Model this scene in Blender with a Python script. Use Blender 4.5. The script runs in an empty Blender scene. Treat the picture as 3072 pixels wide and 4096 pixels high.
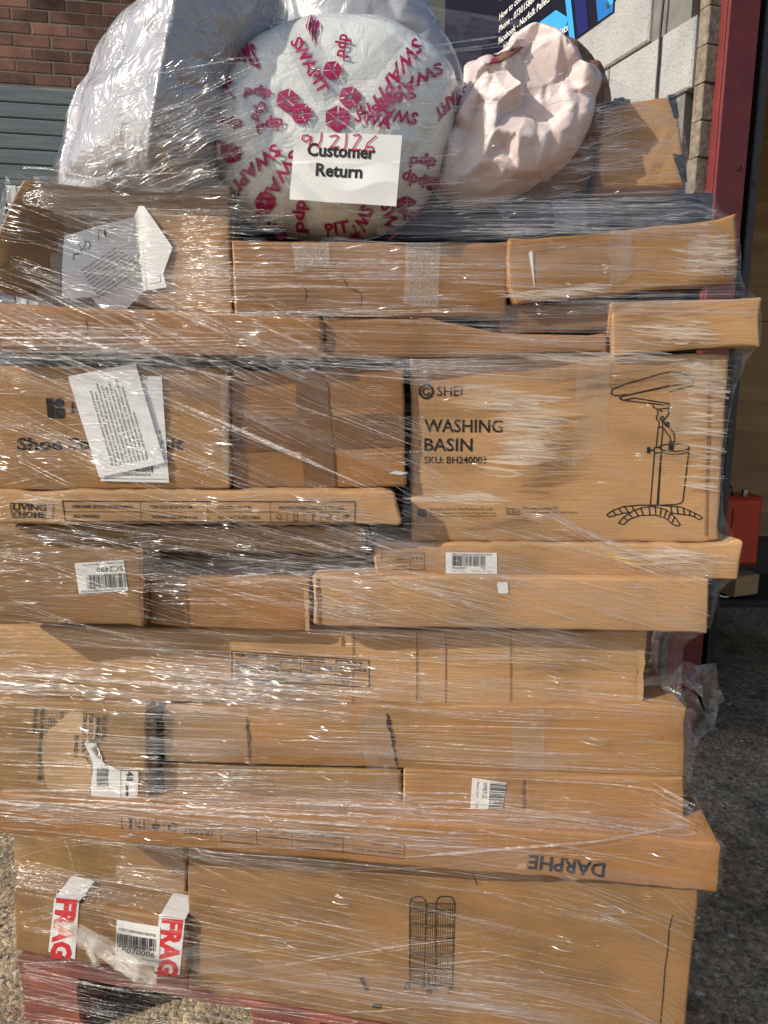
import bpy, math, random
import numpy as np
from mathutils import Vector, noise, Matrix

R = math.radians
random.seed(7)
rnd = random.random
def ru(a, b): return a + (b - a) * random.random()
SC = bpy.context.scene
COL = SC.collection

# ------------------------------------------------------------------ camera
IW, IH, FPX = 3072, 4096, 2850.0
PITCH, DIST, EYE = R(11.0), 1.15, 1.38
cam = bpy.data.cameras.new('camera')
cam.sensor_fit = 'VERTICAL'; cam.sensor_height = 36.0; cam.lens = 36.0 * FPX / IH
cam.clip_start = 0.02; cam.clip_end = 2000
cam_o = bpy.data.objects.new('camera', cam); COL.objects.link(cam_o)
cam_o.location = (0, -DIST, EYE); cam_o.rotation_euler = (R(90) - PITCH, 0, 0)
SC.camera = cam_o

# ------------------------------------------------------------------ light
SUN_AZ, SUN_EL = 66.0, 31.0          # degrees left of the viewing axis (behind the camera's left shoulder), elevation
sd = Vector((-math.sin(R(SUN_AZ)) * math.cos(R(SUN_EL)), -math.cos(R(SUN_AZ)) * math.cos(R(SUN_EL)), math.sin(R(SUN_EL))))
wd = bpy.data.worlds.new('World'); SC.world = wd; wd.use_nodes = True
nt = wd.node_tree; nt.nodes.clear()
sky = nt.nodes.new('ShaderNodeTexSky'); sky.sky_type = 'NISHITA'; sky.sun_disc = False
sky.sun_elevation = R(SUN_EL); sky.sun_rotation = math.atan2(sd.x, sd.y)
sky.air_density = 1.0; sky.dust_density = 1.5
bg = nt.nodes.new('ShaderNodeBackground'); bg.inputs['Strength'].default_value = 0.14
wo = nt.nodes.new('ShaderNodeOutputWorld')
nt.links.new(sky.outputs[0], bg.inputs[0]); nt.links.new(bg.outputs[0], wo.inputs[0])
sl = bpy.data.lights.new('sun', 'SUN'); sl.energy = 4.5; sl.angle = R(0.6); sl.color = (1.0, 0.92, 0.78)
so = bpy.data.objects.new('sun', sl); COL.objects.link(so)
so.rotation_euler = (-sd).to_track_quat('-Z', 'Y').to_euler(); so.location = sd * 20
SC.view_settings.view_transform = 'Standard'; SC.view_settings.look = 'None'
SC.view_settings.exposure = 0.03; SC.view_settings.gamma = 1.0
SC.view_settings.use_curve_mapping = False
SC.cycles.transparent_max_bounces = 14; SC.cycles.max_bounces = 5; SC.cycles.diffuse_bounces = 3; SC.cycles.glossy_bounces = 2; SC.cycles.transmission_bounces = 3
SC.cycles.use_denoising = True
SC.cycles.sample_clamp_indirect = 6.0

# ------------------------------------------------------------------ measuring helpers
CP, SP = math.cos(PITCH), math.sin(PITCH)
def ray(px, py):
    dx, dy = px - IW / 2, IH / 2 - py
    return (dx, dy * SP + FPX * CP, dy * CP - FPX * SP)
def onplane(px, py, a, b=0.0):
    d = ray(px, py); t = (a + DIST) / (d[1] - b * d[0])
    return Vector((t * d[0], -DIST + t * d[1], EYE + t * d[2]))
def onlevel(px, py, z=0.0):
    d = ray(px, py); t = (z - EYE) / d[2]
    return Vector((t * d[0], -DIST + t * d[1], z))
def Zm(ox, oy, k): return lambda pts: [(ox + k * x, oy + k * y) for x, y in pts]

# ------------------------------------------------------------------ object helpers
def thing(name, label, cat, loc=(0, 0, 0), group=None):
    o = bpy.data.objects.new(name, None); o.empty_display_size = 0.05
    COL.objects.link(o); o.location = loc
    o['label'] = label; o['category'] = cat
    if group: o['group'] = group
    return o
def wloc(o):
    v = Vector((0, 0, 0))
    while o is not None:
        v += o.location; o = o.parent
    return v
def mesh(name, verts, faces, mat, parent=None, smooth=False, label=None, cat=None, group=None, kind=None, origin=None):
    """verts in world space; stored relative to the parent's origin"""
    if parent is not None: base = wloc(parent)
    else: base = Vector(origin) if origin is not None else Vector((0, 0, 0))
    me = bpy.data.meshes.new(name)
    me.from_pydata([(v[0] - base.x, v[1] - base.y, v[2] - base.z) for v in verts], [], faces)
    if smooth: me.polygons.foreach_set('use_smooth', [True] * len(me.polygons))
    me.materials.append(mat); me.update()
    o = bpy.data.objects.new(name, me); COL.objects.link(o)
    if parent is not None: o.parent = parent
    else: o.location = base
    if label: o['label'] = label
    if cat: o['category'] = cat
    if group: o['group'] = group
    if kind: o['kind'] = kind
    return o
def boxvf(c, u, v, w, hu, hv, hw, bev=0.0):
    """oriented box; with bev a chamfered one"""
    c, u, v, w = Vector(c), Vector(u), Vector(v), Vector(w)
    vs, fs = [], []
    if bev <= 0:
        for k in (-1, 1):
            for j in (-1, 1):
                for i in (-1, 1): vs.append(c + u * hu * i + v * hv * j + w * hw * k)
        fs = [(0, 2, 3, 1), (4, 5, 7, 6), (0, 1, 5, 4), (2, 6, 7, 3), (0, 4, 6, 2), (1, 3, 7, 5)]
        return vs, fs
    for (sx, sy, k) in ((hu, hv, -hw), (hu, hv, hw)):          # chamfer the four edges round the +-w faces
        s = 1 if k > 0 else -1
        for (ax, ay, az) in ((hu - bev, hv - bev, k), (hu, hv, k - s * bev)):
            for (i, j) in ((-1, -1), (1, -1), (1, 1), (-1, 1)): vs.append(c + u * ax * i + v * ay * j + w * az)
    # rings: 0 back face, 1 back shoulder, 2 front face, 3 front shoulder
    def ring(a, b): return [(a * 4 + i, a * 4 + (i + 1) % 4, b * 4 + (i + 1) % 4, b * 4 + i) for i in range(4)]
    fs = [(3, 2, 1, 0), (8, 9, 10, 11)] + ring(0, 1) + ring(1, 3) + ring(3, 2)
    return vs, fs
class MB:
    def __init__(s): s.v, s.f = [], []
    def add(s, vf):
        n = len(s.v); s.v += vf[0]; s.f += [tuple(i + n for i in f) for f in vf[1]]; return s

# ------------------------------------------------------------------ materials
def new_mat(name):
    m = bpy.data.materials.new(name); m.use_nodes = True
    n = m.node_tree.nodes; l = m.node_tree.links
    b = n['Principled BSDF']; return m, n, l, b
def node(n, t, **kw):
    x = n.new(t)
    for k, v in kw.items():
        if k in x.inputs: x.inputs[k].default_value = v
        else: setattr(x, k, v)
    return x
def ramp(n, pts):
    r = n.new('ShaderNodeValToRGB'); e = r.color_ramp.elements
    while len(e) < len(pts): e.new(0.5)
    for i, (p, c) in enumerate(pts): e[i].position = p; e[i].color = (*c, 1) if len(c) == 3 else c
    return r
def rgba(c): return (c[0], c[1], c[2], 1.0)
def film_coat(n, l, b, weight=0.62, strength=0.6, rough=0.18):
    """tight stretch film over the surface: a clear coat with drawn-out ripples in it"""
    g = n.new('ShaderNodeNewGeometry')
    big = node(n, 'ShaderNodeTexNoise', Scale=1.7, Detail=1.0); l.new(g.outputs['Position'], big.inputs['Vector'])
    sx = n.new('ShaderNodeSeparateXYZ'); l.new(g.outputs['Position'], sx.inputs[0])
    t = node(n, 'ShaderNodeMath', operation='MULTIPLY_ADD'); t.inputs[1].default_value = 0.5; t.inputs[2].default_value = -0.12
    l.new(big.outputs['Fac'], t.inputs[0])
    m = node(n, 'ShaderNodeMath', operation='MULTIPLY_ADD'); l.new(sx.outputs['X'], m.inputs[0]); l.new(t.outputs[0], m.inputs[1]); l.new(sx.outputs['Z'], m.inputs[2])
    c = n.new('ShaderNodeCombineXYZ'); 
    mx = node(n, 'ShaderNodeMath', operation='MULTIPLY'); mx.inputs[1].default_value = 7.0; l.new(sx.outputs['X'], mx.inputs[0])
    mz = node(n, 'ShaderNodeMath', operation='MULTIPLY'); mz.inputs[1].default_value = 150.0; l.new(m.outputs[0], mz.inputs[0])
    l.new(mx.outputs[0], c.inputs[0]); l.new(mz.outputs[0], c.inputs[2])
    st = node(n, 'ShaderNodeTexNoise', Scale=1.0, Detail=3.0, Roughness=0.6); l.new(c.outputs[0], st.inputs['Vector'])
    c2 = n.new('ShaderNodeCombineXYZ')
    mx2 = node(n, 'ShaderNodeMath', operation='MULTIPLY'); mx2.inputs[1].default_value = 3.2; l.new(sx.outputs['X'], mx2.inputs[0])
    mz2 = node(n, 'ShaderNodeMath', operation='MULTIPLY'); mz2.inputs[1].default_value = 26.0; l.new(m.outputs[0], mz2.inputs[0])
    l.new(mx2.outputs[0], c2.inputs[0]); l.new(mz2.outputs[0], c2.inputs[2])
    st2 = node(n, 'ShaderNodeTexNoise', Scale=1.0, Detail=2.0, Roughness=0.5, Distortion=0.6); l.new(c2.outputs[0], st2.inputs['Vector'])
    mixh = node(n, 'ShaderNodeMath', operation='MULTIPLY_ADD'); mixh.inputs[1].default_value = 2.6; l.new(st2.outputs['Fac'], mixh.inputs[0]); l.new(st.outputs['Fac'], mixh.inputs[2])
    bp = node(n, 'ShaderNodeBump', Strength=strength, Distance=0.012); l.new(mixh.outputs[0], bp.inputs['Height'])
    l.new(bp.outputs[0], b.inputs['Coat Normal'])
    b.inputs['Coat Weight'].default_value = weight; b.inputs['Coat Roughness'].default_value = rough; b.inputs['Coat IOR'].default_value = 1.5
    return st
def cardboard(name, c, film=True, dark=0.62):
    m, n, l, b = new_mat(name)
    tc = n.new('ShaderNodeTexCoord')
    mp = node(n, 'ShaderNodeMapping'); mp.inputs['Scale'].default_value = (1.6, 1.6, 3.2); l.new(tc.outputs['Object'], mp.inputs[0])
    n1 = node(n, 'ShaderNodeTexNoise', Scale=3.0, Detail=6.0, Roughness=0.6); l.new(mp.outputs[0], n1.inputs['Vector'])
    r1 = ramp(n, [(0.3, tuple(x * dark for x in c)), (0.55, c), (0.8, tuple(min(1, x * 1.15) for x in c))]); l.new(n1.outputs['Fac'], r1.inputs[0])
    mp2 = node(n, 'ShaderNodeMapping'); mp2.inputs['Scale'].default_value = (18, 18, 420); l.new(tc.outputs['Object'], mp2.inputs[0])
    n2 = node(n, 'ShaderNodeTexNoise', Scale=1.0, Detail=3.0); l.new(mp2.outputs[0], n2.inputs['Vector'])
    r2 = ramp(n, [(0.3, (0.8, 0.78, 0.75)), (0.7, (1.1, 1.1, 1.1))]); l.new(n2.outputs['Fac'], r2.inputs[0])
    mul = node(n, 'ShaderNodeMix', data_type='RGBA', blend_type='MULTIPLY'); mul.inputs[0].default_value = 0.35
    l.new(r1.outputs[0], mul.inputs[6]); l.new(r2.outputs[0], mul.inputs[7])
    n3 = node(n, 'ShaderNodeTexNoise', Scale=60.0, Detail=4.0); l.new(tc.outputs['Object'], n3.inputs['Vector'])
    r3 = ramp(n, [(0.62, (1, 1, 1)), (0.75, (0.72, 0.68, 0.62))]); l.new(n3.outputs['Fac'], r3.inputs[0])
    mul2 = node(n, 'ShaderNodeMix', data_type='RGBA', blend_type='MULTIPLY'); mul2.inputs[0].default_value = 0.5
    l.new(mul.outputs[2], mul2.inputs[6]); l.new(r3.outputs[0], mul2.inputs[7])
    l.new(mul2.outputs[2], b.inputs['Base Color'])
    b.inputs['Roughness'].default_value = 0.7; b.inputs['Specular IOR Level'].default_value = 0.25
    bp = node(n, 'ShaderNodeBump', Strength=0.25, Distance=0.003); l.new(n2.outputs['Fac'], bp.inputs['Height']); l.new(bp.outputs[0], b.inputs['Normal'])
    if film: film_coat(n, l, b)
    return m
def plain(name, c, rough=0.6, spec=0.4, film=False, noise_amt=0.15, scale=20.0, bump=0.0, metallic=0.0):
    m, n, l, b = new_mat(name)
    tc = n.new('ShaderNodeTexCoord')
    n1 = node(n, 'ShaderNodeTexNoise', Scale=scale, Detail=5.0, Roughness=0.6); l.new(tc.outputs['Object'], n1.inputs['Vector'])
    r1 = ramp(n, [(0.3, tuple(x * (1 - noise_amt) for x in c)), (0.7, tuple(min(1, x * (1 + noise_amt)) for x in c))])
    l.new(n1.outputs['Fac'], r1.inputs[0]); l.new(r1.outputs[0], b.inputs['Base Color'])
    b.inputs['Roughness'].default_value = rough; b.inputs['Specular IOR Level'].default_value = spec; b.inputs['Metallic'].default_value = metallic
    if bump:
        bp = node(n, 'ShaderNodeBump', Strength=bump, Distance=0.004); l.new(n1.outputs['Fac'], bp.inputs['Height']); l.new(bp.outputs[0], b.inputs['Normal'])
    if film: film_coat(n, l, b)
    return m
def film_mat(name, cover, white=0.5, rough=0.15, bump=0.4, sc=(14, 14, 120), tint=(0.9, 0.9, 0.94)):
    """clear film: mostly transparent, the rest glossy with some milky scatter"""
    m, n, l, b = new_mat(name); n.remove(b)
    out = n['Material Output']
    g = n.new('ShaderNodeNewGeometry'); mp = node(n, 'ShaderNodeMapping'); mp.inputs['Scale'].default_value = sc; l.new(g.outputs['Position'], mp.inputs[0])
    ns = node(n, 'ShaderNodeTexNoise', Scale=1.0, Detail=4.0, Roughness=0.65); l.new(mp.outputs[0], ns.inputs['Vector'])
    bp = node(n, 'ShaderNodeBump', Strength=bump, Distance=0.01); l.new(ns.outputs['Fac'], bp.inputs['Height'])
    tr = n.new('ShaderNodeBsdfTransparent')
    gl = node(n, 'ShaderNodeBsdfGlossy', Roughness=rough); gl.inputs['Color'].default_value = (1, 1, 1, 1); l.new(bp.outputs[0], gl.inputs['Normal'])
    df = n.new('ShaderNodeBsdfDiffuse'); df.inputs['Color'].default_value = rgba(tint)
    tl = n.new('ShaderNodeBsdfTranslucent'); tl.inputs['Color'].default_value = rgba(tint)
    dm = n.new('ShaderNodeMixShader'); dm.inputs[0].default_value = 0.35; l.new(df.outputs[0], dm.inputs[1]); l.new(tl.outputs[0], dm.inputs[2])
    mm = n.new('ShaderNodeMixShader'); mm.inputs[0].default_value = white; l.new(gl.outputs[0], mm.inputs[1]); l.new(dm.outputs[0], mm.inputs[2])
    fac = ramp(n, [(0.32, (cover * 0.35,) * 3), (0.7, (min(1, cover * 1.5),) * 3)]); l.new(ns.outputs['Fac'], fac.inputs[0])
    fin = n.new('ShaderNodeMixShader'); l.new(fac.outputs[0], fin.inputs[0]); l.new(tr.outputs[0], fin.inputs[1]); l.new(mm.outputs[0], fin.inputs[2])
    l.new(fin.outputs[0], out.inputs[0])
    return m

M = {}
KRAFT = (0.36, 0.19, 0.074)
M['kraft'] = cardboard('kraft_card', KRAFT)
M['kraft_warm'] = cardboard('kraft_card_warm', (0.335, 0.163, 0.06))
M['kraft_pale'] = cardboard('kraft_card_pale', (0.45, 0.26, 0.12))
M['kraft_olive'] = cardboard('kraft_card_olive', (0.275, 0.155, 0.06))
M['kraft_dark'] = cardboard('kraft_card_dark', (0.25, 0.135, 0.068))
M['kraft_deep'] = cardboard('kraft_card_deep', (0.255, 0.137, 0.055))
M['kraft_bare'] = cardboard('kraft_card_bare', (0.45, 0.28, 0.14), film=False)
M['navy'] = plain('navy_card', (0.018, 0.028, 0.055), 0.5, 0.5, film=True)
M['ink'] = plain('black_ink', (0.018, 0.018, 0.02), 0.6, 0.2)
M['ink_grey'] = plain('faded_ink', (0.04, 0.03, 0.022), 0.65, 0.2)
M['ink_paper'] = plain('paper_ink', (0.03, 0.03, 0.03), 0.6, 0.2)
M['paper'] = plain('white_paper', (0.78, 0.78, 0.77), 0.55, 0.3, noise_amt=0.03, scale=6)
M['sticker'] = plain('label_paper', (0.72, 0.71, 0.68), 0.4, 0.4, film=True, noise_amt=0.05)
M['red_pen'] = plain('crimson_marker', (0.55, 0.015, 0.10), 0.5)
M['teal_pen'] = plain('teal_marker', (0.01, 0.22, 0.22), 0.5)
M['magenta'] = plain('magenta_print', (0.33, 0.010, 0.085), 0.35, 0.4)
M['red_print'] = plain('red_print', (0.55, 0.02, 0.03), 0.4, 0.4, film=True)
M['tape_brown'] = plain('brown_tape', (0.17, 0.085, 0.04), 0.22, 0.6, film=True, noise_amt=0.2)
M['tape_white'] = plain('white_tape', (0.66, 0.66, 0.66), 0.3, 0.5, film=True, noise_amt=0.06)
M['tape_black'] = plain('black_tape', (0.015, 0.015, 0.017), 0.3, 0.5, film=True)
M['tape_clear'] = film_mat('clear_tape', 0.22, 0.55, 0.2, 0.2, (40, 40, 40), (0.75, 0.68, 0.6))
M['tape_thread'] = film_mat('reinforced_tape', 0.42, 0.8, 0.3, 0.3, (500, 10, 300), (0.85, 0.78, 0.66))
M['dark_gap'] = plain('torn_edge', (0.05, 0.035, 0.025), 0.9, 0.1)

# ------------------------------------------------------------------ surfaces that can carry print, tape and labels
SURF = []
class Face:
    """a vertical plane Y = a + b X with a slight bulge; s runs along it, z is up"""
    def __init__(s, a, b, amp=0.0022, seed=0.0):
        s.a, s.b, s.amp, s.seed = a, b, amp, seed
        L = math.hypot(1, b); s.U = Vector((1 / L, b / L, 0)); s.N = Vector((b / L, -1 / L, 0)); s.O = Vector((0, a, 0))
    def sz(s, px, py):
        p = onplane(px, py, s.a, s.b); return ((p - s.O).dot(s.U), p.z)
    def wob(s, u, z):
        return s.amp * (noise.noise((u * 5 + s.seed, z * 6, s.seed)) * 1.7 + noise.noise((u * 11, z * 12, s.seed + 3)) * 0.45)
    def pt(s, u, z, off=0.0):
        return s.O + s.U * u + Vector((0, 0, z)) + s.N * (s.wob(u, z) + off)

def crease(p, sc, seed):
    d, _ = noise.voronoi(Vector((p[0] * sc + seed, p[1] * sc, p[2] * sc + seed * 0.7)))
    return d[1] - d[0]
class Blob:
    """a soft parcel: a rounded outline on a plane, swollen front and back"""
    def __init__(s, outline_px, a, b, tf, tb, power=2.2, crum=0.012, sc=9.0, seed=0.0, fine=0.3, nf=(40, 260), pts3=(), ridge=None):
        s.ridge = ridge; s.f = Face(a, b, 0.0); s.tf, s.tb, s.p, s.crum, s.sc, s.seed, s.fine = tf, tb, power, crum, sc, seed, fine
        s.big = None; s.nf = nf; s.pts = [(*s.f.sz(x_, y_), d_) for x_, y_, d_ in pts3]
        pts = [s.f.sz(*q) for q in outline_px]
        s.poly = pts
        s.c = (sum(p[0] for p in pts) / len(pts), sum(p[1] for p in pts) / len(pts))
        an = sorted((math.atan2(p[1] - s.c[1], p[0] - s.c[0]), math.hypot(p[0] - s.c[0], p[1] - s.c[1])) for p in pts)
        A = np.array([x[0] for x in an]); Rr = np.array([x[1] for x in an])
        A = np.concatenate([A - 2 * math.pi, A, A + 2 * math.pi]); Rr = np.concatenate([Rr] * 3)
        th = np.linspace(-math.pi, math.pi, 721); rr = np.interp(th, A, Rr)
        k = np.array([1, 2, 3, 4, 3, 2, 1.0]); k /= k.sum()
        ext = np.concatenate([rr[-4:-1], rr, rr[1:4]]); rr = np.convolve(ext, k, 'valid')
        s.th, s.rr = th, rr
    def rad(s, t):
        t = (t + math.pi) % (2 * math.pi); i = t / (2 * math.pi) * 720; j = int(i); j2 = min(j + 1, 720); return s.rr[j] * (1 - (i - j)) + s.rr[j2] * (i - j)
    def facets(s, pts, extra):
        """folded-sheet relief: depths at scattered points, straight between them, so creases are sharp"""
        from mathutils.geometry import delaunay_2d_cdt
        b = [p[0] for p in s.poly], [p[1] for p in s.poly]; m_ = 0.05
        P = [(x, z, 0.0) for x in (min(b[0]) - m_, max(b[0]) + m_) for z in (min(b[1]) - m_, max(b[1]) + m_)] + list(pts)
        rg_ = random.Random(int(s.seed * 7) + extra); 
        for _ in range(extra): P.append((rg_.uniform(min(b[0]), max(b[0])), rg_.uniform(min(b[1]), max(b[1])), rg_.uniform(-1, 1)))
        vs, _, fs, ov, _, _ = delaunay_2d_cdt([Vector((p[0], p[1])) for p in P], [], [], 0, 1e-5)
        d = [P[o[0]][2] if o else 0.0 for o in ov]
        A = np.array([[(*vs[i], d[i]) for i in f] for f in fs if len(f) == 3]); x, y, h = A[:, :, 0], A[:, :, 1], A[:, :, 2]
        den = (y[:, 1] - y[:, 2]) * (x[:, 0] - x[:, 2]) + (x[:, 2] - x[:, 1]) * (y[:, 0] - y[:, 2]); den[np.abs(den) < 1e-12] = 1e-12
        def ev(u, z):
            a_ = ((y[:, 1] - y[:, 2]) * (u - x[:, 2]) + (x[:, 2] - x[:, 1]) * (z - y[:, 2])) / den; b_ = ((y[:, 2] - y[:, 0]) * (u - x[:, 2]) + (x[:, 0] - x[:, 2]) * (z - y[:, 2])) / den; c_ = 1 - a_ - b_
            k = int(np.argmax(np.minimum(np.minimum(a_, b_), c_))); return float(a_[k] * h[k, 0] + b_[k] * h[k, 1] + c_[k] * h[k, 2])
        return ev
    def disp(s, u, z):
        if s.big is None: s.big = s.facets(s.pts, s.nf[0]); s.small = s.facets([], s.nf[1])
        w = noise.noise_vector((u * 14, s.seed, z * 14)) * 0.008
        return s.crum * (s.big(u + w.x, z + w.z) + s.fine * s.small(u + w.z, z + w.x) + 0.5 * noise.noise((u * s.sc * 0.6, z * s.sc * 0.6, s.seed)))
    def depth(s, u, z):
        dx, dz = u - s.c[0], z - s.c[1]; r = math.hypot(dx, dz) / max(1e-6, s.rad(math.atan2(dz, dx)))
        r = min(1.0, r); h = (1 - r ** s.p) ** 0.5
        k = 0.0
        if s.ridge:
            (u0, z0, u1, z1, kl, kr) = s.ridge; e = u - (u0 + (u1 - u0) * (z - z0) / (z1 - z0)); k = (e * kl if e < 0 else -e * kr)
            k = max(k, -s.tf * 0.8) * min(1.0, h * 1.3)
        return s.tf * h + k + s.disp(u, z) * min(1.0, h * 1.6)
    def pt(s, u, z, off=0.0):
        return s.f.pt(u, z, s.depth(u, z) + off)
    def sz(s, px, py):
        d = 0.0                                     # find the point of the swollen front that is seen there
        for _ in range(4):
            p = onplane(px, py, s.f.a - d * math.hypot(1, s.f.b), s.f.b); u = (p - s.f.O).dot(s.f.U); d = s.depth(u, p.z)
        return (u, p.z)
    def build(s, name, mat, parent, nr=56, na=220):
        v, f = [], []
        for side in (0, 1):
            base = len(v); v.append(s.pt(*s.c) if side == 0 else s.f.pt(*s.c, -s.tb))
            for i in range(1, nr + 1):
                r = math.sin(i / nr * math.pi / 2) if True else i / nr
                for j in range(na):
                    t = -math.pi + 2 * math.pi * j / na; q = s.rad(t) * r
                    u, z = s.c[0] + q * math.cos(t), s.c[1] + q * math.sin(t)
                    if side == 0:
                        p = s.pt(u, z)
                        if i == nr: p = s.f.pt(u, z, 0) + Vector((math.cos(t), 0, math.sin(t))) * s.disp(u, z) * 0.7
                        v.append(p)
                    else:
                        h = (1 - r ** s.p) ** 0.5
                        p = s.f.pt(u, z, -s.tb * h)
                        if i == nr: p = s.f.pt(u, z, 0) + Vector((math.cos(t), 0, math.sin(t))) * s.disp(u, z) * 0.7
                        v.append(p)
            for j in range(na):
                a_, b_ = base + 1 + j, base + 1 + (j + 1) % na
                f.append((base, a_, b_) if side == 0 else (base, b_, a_))
            for i in range(nr - 1):
                for j in range(na):
                    q = base + 1 + i * na
                    a_, b_, c_, d_ = q + j, q + (j + 1) % na, q + na + (j + 1) % na, q + na + j
                    f.append((a_, d_, c_, b_) if side == 0 else (a_, b_, c_, d_))
        SURF.append(('blob', s))
        return mesh(name, v, f, mat, parent, smooth=True)

class Carton:
    """one cardboard box: four front corners measured on its own front plane, then carried back by its depth"""
    def __init__(s, name, label, quad, a, b=0.0, depth=0.4, mat='kraft', r=0.005, amp=0.0022, crush=0.003, cat='box', group=None, seed=None, body='carton', hull=True, bend=None):
        s.seed = seed if seed is not None else ru(0, 50)
        s.face = Face(a, b, amp, s.seed)
        if bend:
            w0 = s.face.wob
            s.face.wob = lambda u, z: w0(u, z) + bend(u, z)
        s.q = [s.face.sz(*p) for p in quad]         # TL TR BR BL
        bl, br = s.face.pt(*s.q[3]), s.face.pt(*s.q[2])
        base = (bl + br) / 2 - s.face.N * depth / 2; base.z = min(bl.z, br.z)
        s.o = thing(name, label, cat, base, group)
        W = (math.dist(s.q[0], s.q[1]) + math.dist(s.q[3], s.q[2])) / 2; H = (math.dist(s.q[0], s.q[3]) + math.dist(s.q[1], s.q[2])) / 2
        dims = (W, H, depth)
        def ticks(L, step):
            t = [0, r * 0.25, r * 0.6, r]; k = max(2, int((L - 2 * r) / step)); t += [r + (L - 2 * r) * i / k for i in range(1, k)]
            return t + [L - r, L - r * 0.6, L - r * 0.25, L]
        tx, ty, tw = ticks(W, 0.02), ticks(H, 0.02), ticks(depth, 0.12)
        idx, v, f = {}, [], []
        def vert(i, j, k):
            key = (i, j, k)
            if key in idx: return idx[key]
            p = (tx[i], ty[j], tw[k]); c = [min(max(p[n], r), dims[n] - r) for n in range(3)]; d = [p[n] - c[n] for n in range(3)]
            L = math.sqrt(sum(x * x for x in d))
            if L > 1e-9: p = [c[n] + d[n] / L * r for n in range(3)]
            u, w, dep = p[0] / W, p[1] / H, p[2]
            ss = (s.q[3][0] * (1 - u) + s.q[2][0] * u) * (1 - w) + (s.q[0][0] * (1 - u) + s.q[1][0] * u) * w
            zz = (s.q[3][1] * (1 - u) + s.q[2][1] * u) * (1 - w) + (s.q[0][1] * (1 - u) + s.q[1][1] * u) * w
            P = s.face.pt(ss, zz, -dep)
            e = min(p[0], W - p[0], 0.03) / 0.03 + min(p[1], H - p[1], 0.03) / 0.03
            k_ = crush * max(0.0, 1.3 - e) if dep < depth * 0.5 else 0
            if k_: P = P + noise.noise_vector(P * 38 + Vector((s.seed,) * 3)) * k_ * 1.6 + noise.noise_vector(P * 9 + Vector((s.seed,) * 3)) * k_ * 1.2
            idx[key] = len(v); v.append(P); return idx[key]
        nx, ny, nw = len(tx) - 1, len(ty) - 1, len(tw) - 1
        for i in range(nx):
            for j in range(ny):
                f.append((vert(i, j, 0), vert(i + 1, j, 0), vert(i + 1, j + 1, 0), vert(i, j + 1, 0)))
                f.append((vert(i, j, nw), vert(i, j + 1, nw), vert(i + 1, j + 1, nw), vert(i + 1, j, nw)))
        for i in range(nx):
            for k in range(nw):
                f.append((vert(i, 0, k), vert(i, 0, k + 1), vert(i + 1, 0, k + 1), vert(i + 1, 0, k)))
                f.append((vert(i, ny, k), vert(i + 1, ny, k), vert(i + 1, ny, k + 1), vert(i, ny, k + 1)))
        for j in range(ny):
            for k in range(nw):
                f.append((vert(0, j, k), vert(0, j + 1, k), vert(0, j + 1, k + 1), vert(0, j, k + 1)))
                f.append((vert(nx, j, k), vert(nx, j, k + 1), vert(nx, j + 1, k + 1), vert(nx, j + 1, k)))
        s.body = mesh(body, v, f, M[mat], s.o, smooth=True)
        s.W, s.H, s.T = W, H, depth
        if hull: SURF.append(('box', s))

# ---- flat things laid on a surface
def patch(surf, poly, mat, parent, name, off=0.0012, n=10, ragged=0.0, label=None, curl=0.0, thick=0.0):
    """a quad (4 px corners TL TR BR BL) laid on the surface, subdivided so that it follows it"""
    q = [surf.sz(*p) for p in poly]; v, f = [], []
    ny = n
    for j in range(ny + 1):
        for i in range(n + 1):
            u, w = i / n, j / ny
            rx = ragged * noise.noise((j * 0.9, i * 0.1, off * 900)) if i in (0, n) else 0
            s_ = (q[0][0] * (1 - u) + q[1][0] * u) * (1 - w) + (q[3][0] * (1 - u) + q[2][0] * u) * w + rx
            z_ = (q[0][1] * (1 - u) + q[1][1] * u) * (1 - w) + (q[3][1] * (1 - u) + q[2][1] * u) * w + (ragged * noise.noise((i * 0.9, j * 0.3, 7.7)) if j in (0, ny) else 0)
            c = curl * (noise.noise((u * 3.1 + off * 1000, w * 2.7, 1.3)) + 0.6) if curl else 0
            v.append(surf.pt(s_, z_, off + c))
    for j in range(ny):
        for i in range(n):
            k = j * (n + 1) + i; f.append((k, k + n + 1, k + n + 2, k + 1))
    return mesh(name, v, f, mat, parent, smooth=True, label=label)
def polypatch(surf, poly, mat, parent, name, off=0.0012, label=None, jag=0.0):
    """any outline (px), fan of rings from the centre so it follows the surface"""
    q = []
    for i, p in enumerate(poly):
        p2 = poly[(i + 1) % len(poly)]; k = max(1, int(math.dist(p, p2) / 30))
        for t in range(k):
            x, y = p[0] + (p2[0] - p[0]) * t / k, p[1] + (p2[1] - p[1]) * t / k
            q.append(surf.sz(x + jag * ru(-1, 1), y + jag * ru(-0.4, 0.4)))
    c = (sum(p[0] for p in q) / len(q), sum(p[1] for p in q) / len(q)); m = len(q); v, f = [surf.pt(*c, off)], []
    NR = 6
    for i in range(1, NR + 1):
        for p in q: v.append(surf.pt(c[0] + (p[0] - c[0]) * i / NR, c[1] + (p[1] - c[1]) * i / NR, off))
    for j in range(m): f.append((0, 1 + j, 1 + (j + 1) % m))
    for i in range(NR - 1):
        for j in range(m):
            b = 1 + i * m; f.append((b + j, b + m + j, b + m + (j + 1) % m, b + (j + 1) % m))
    return mesh(name, v, f, mat, parent, smooth=True, label=label)
_tc = {}
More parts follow.
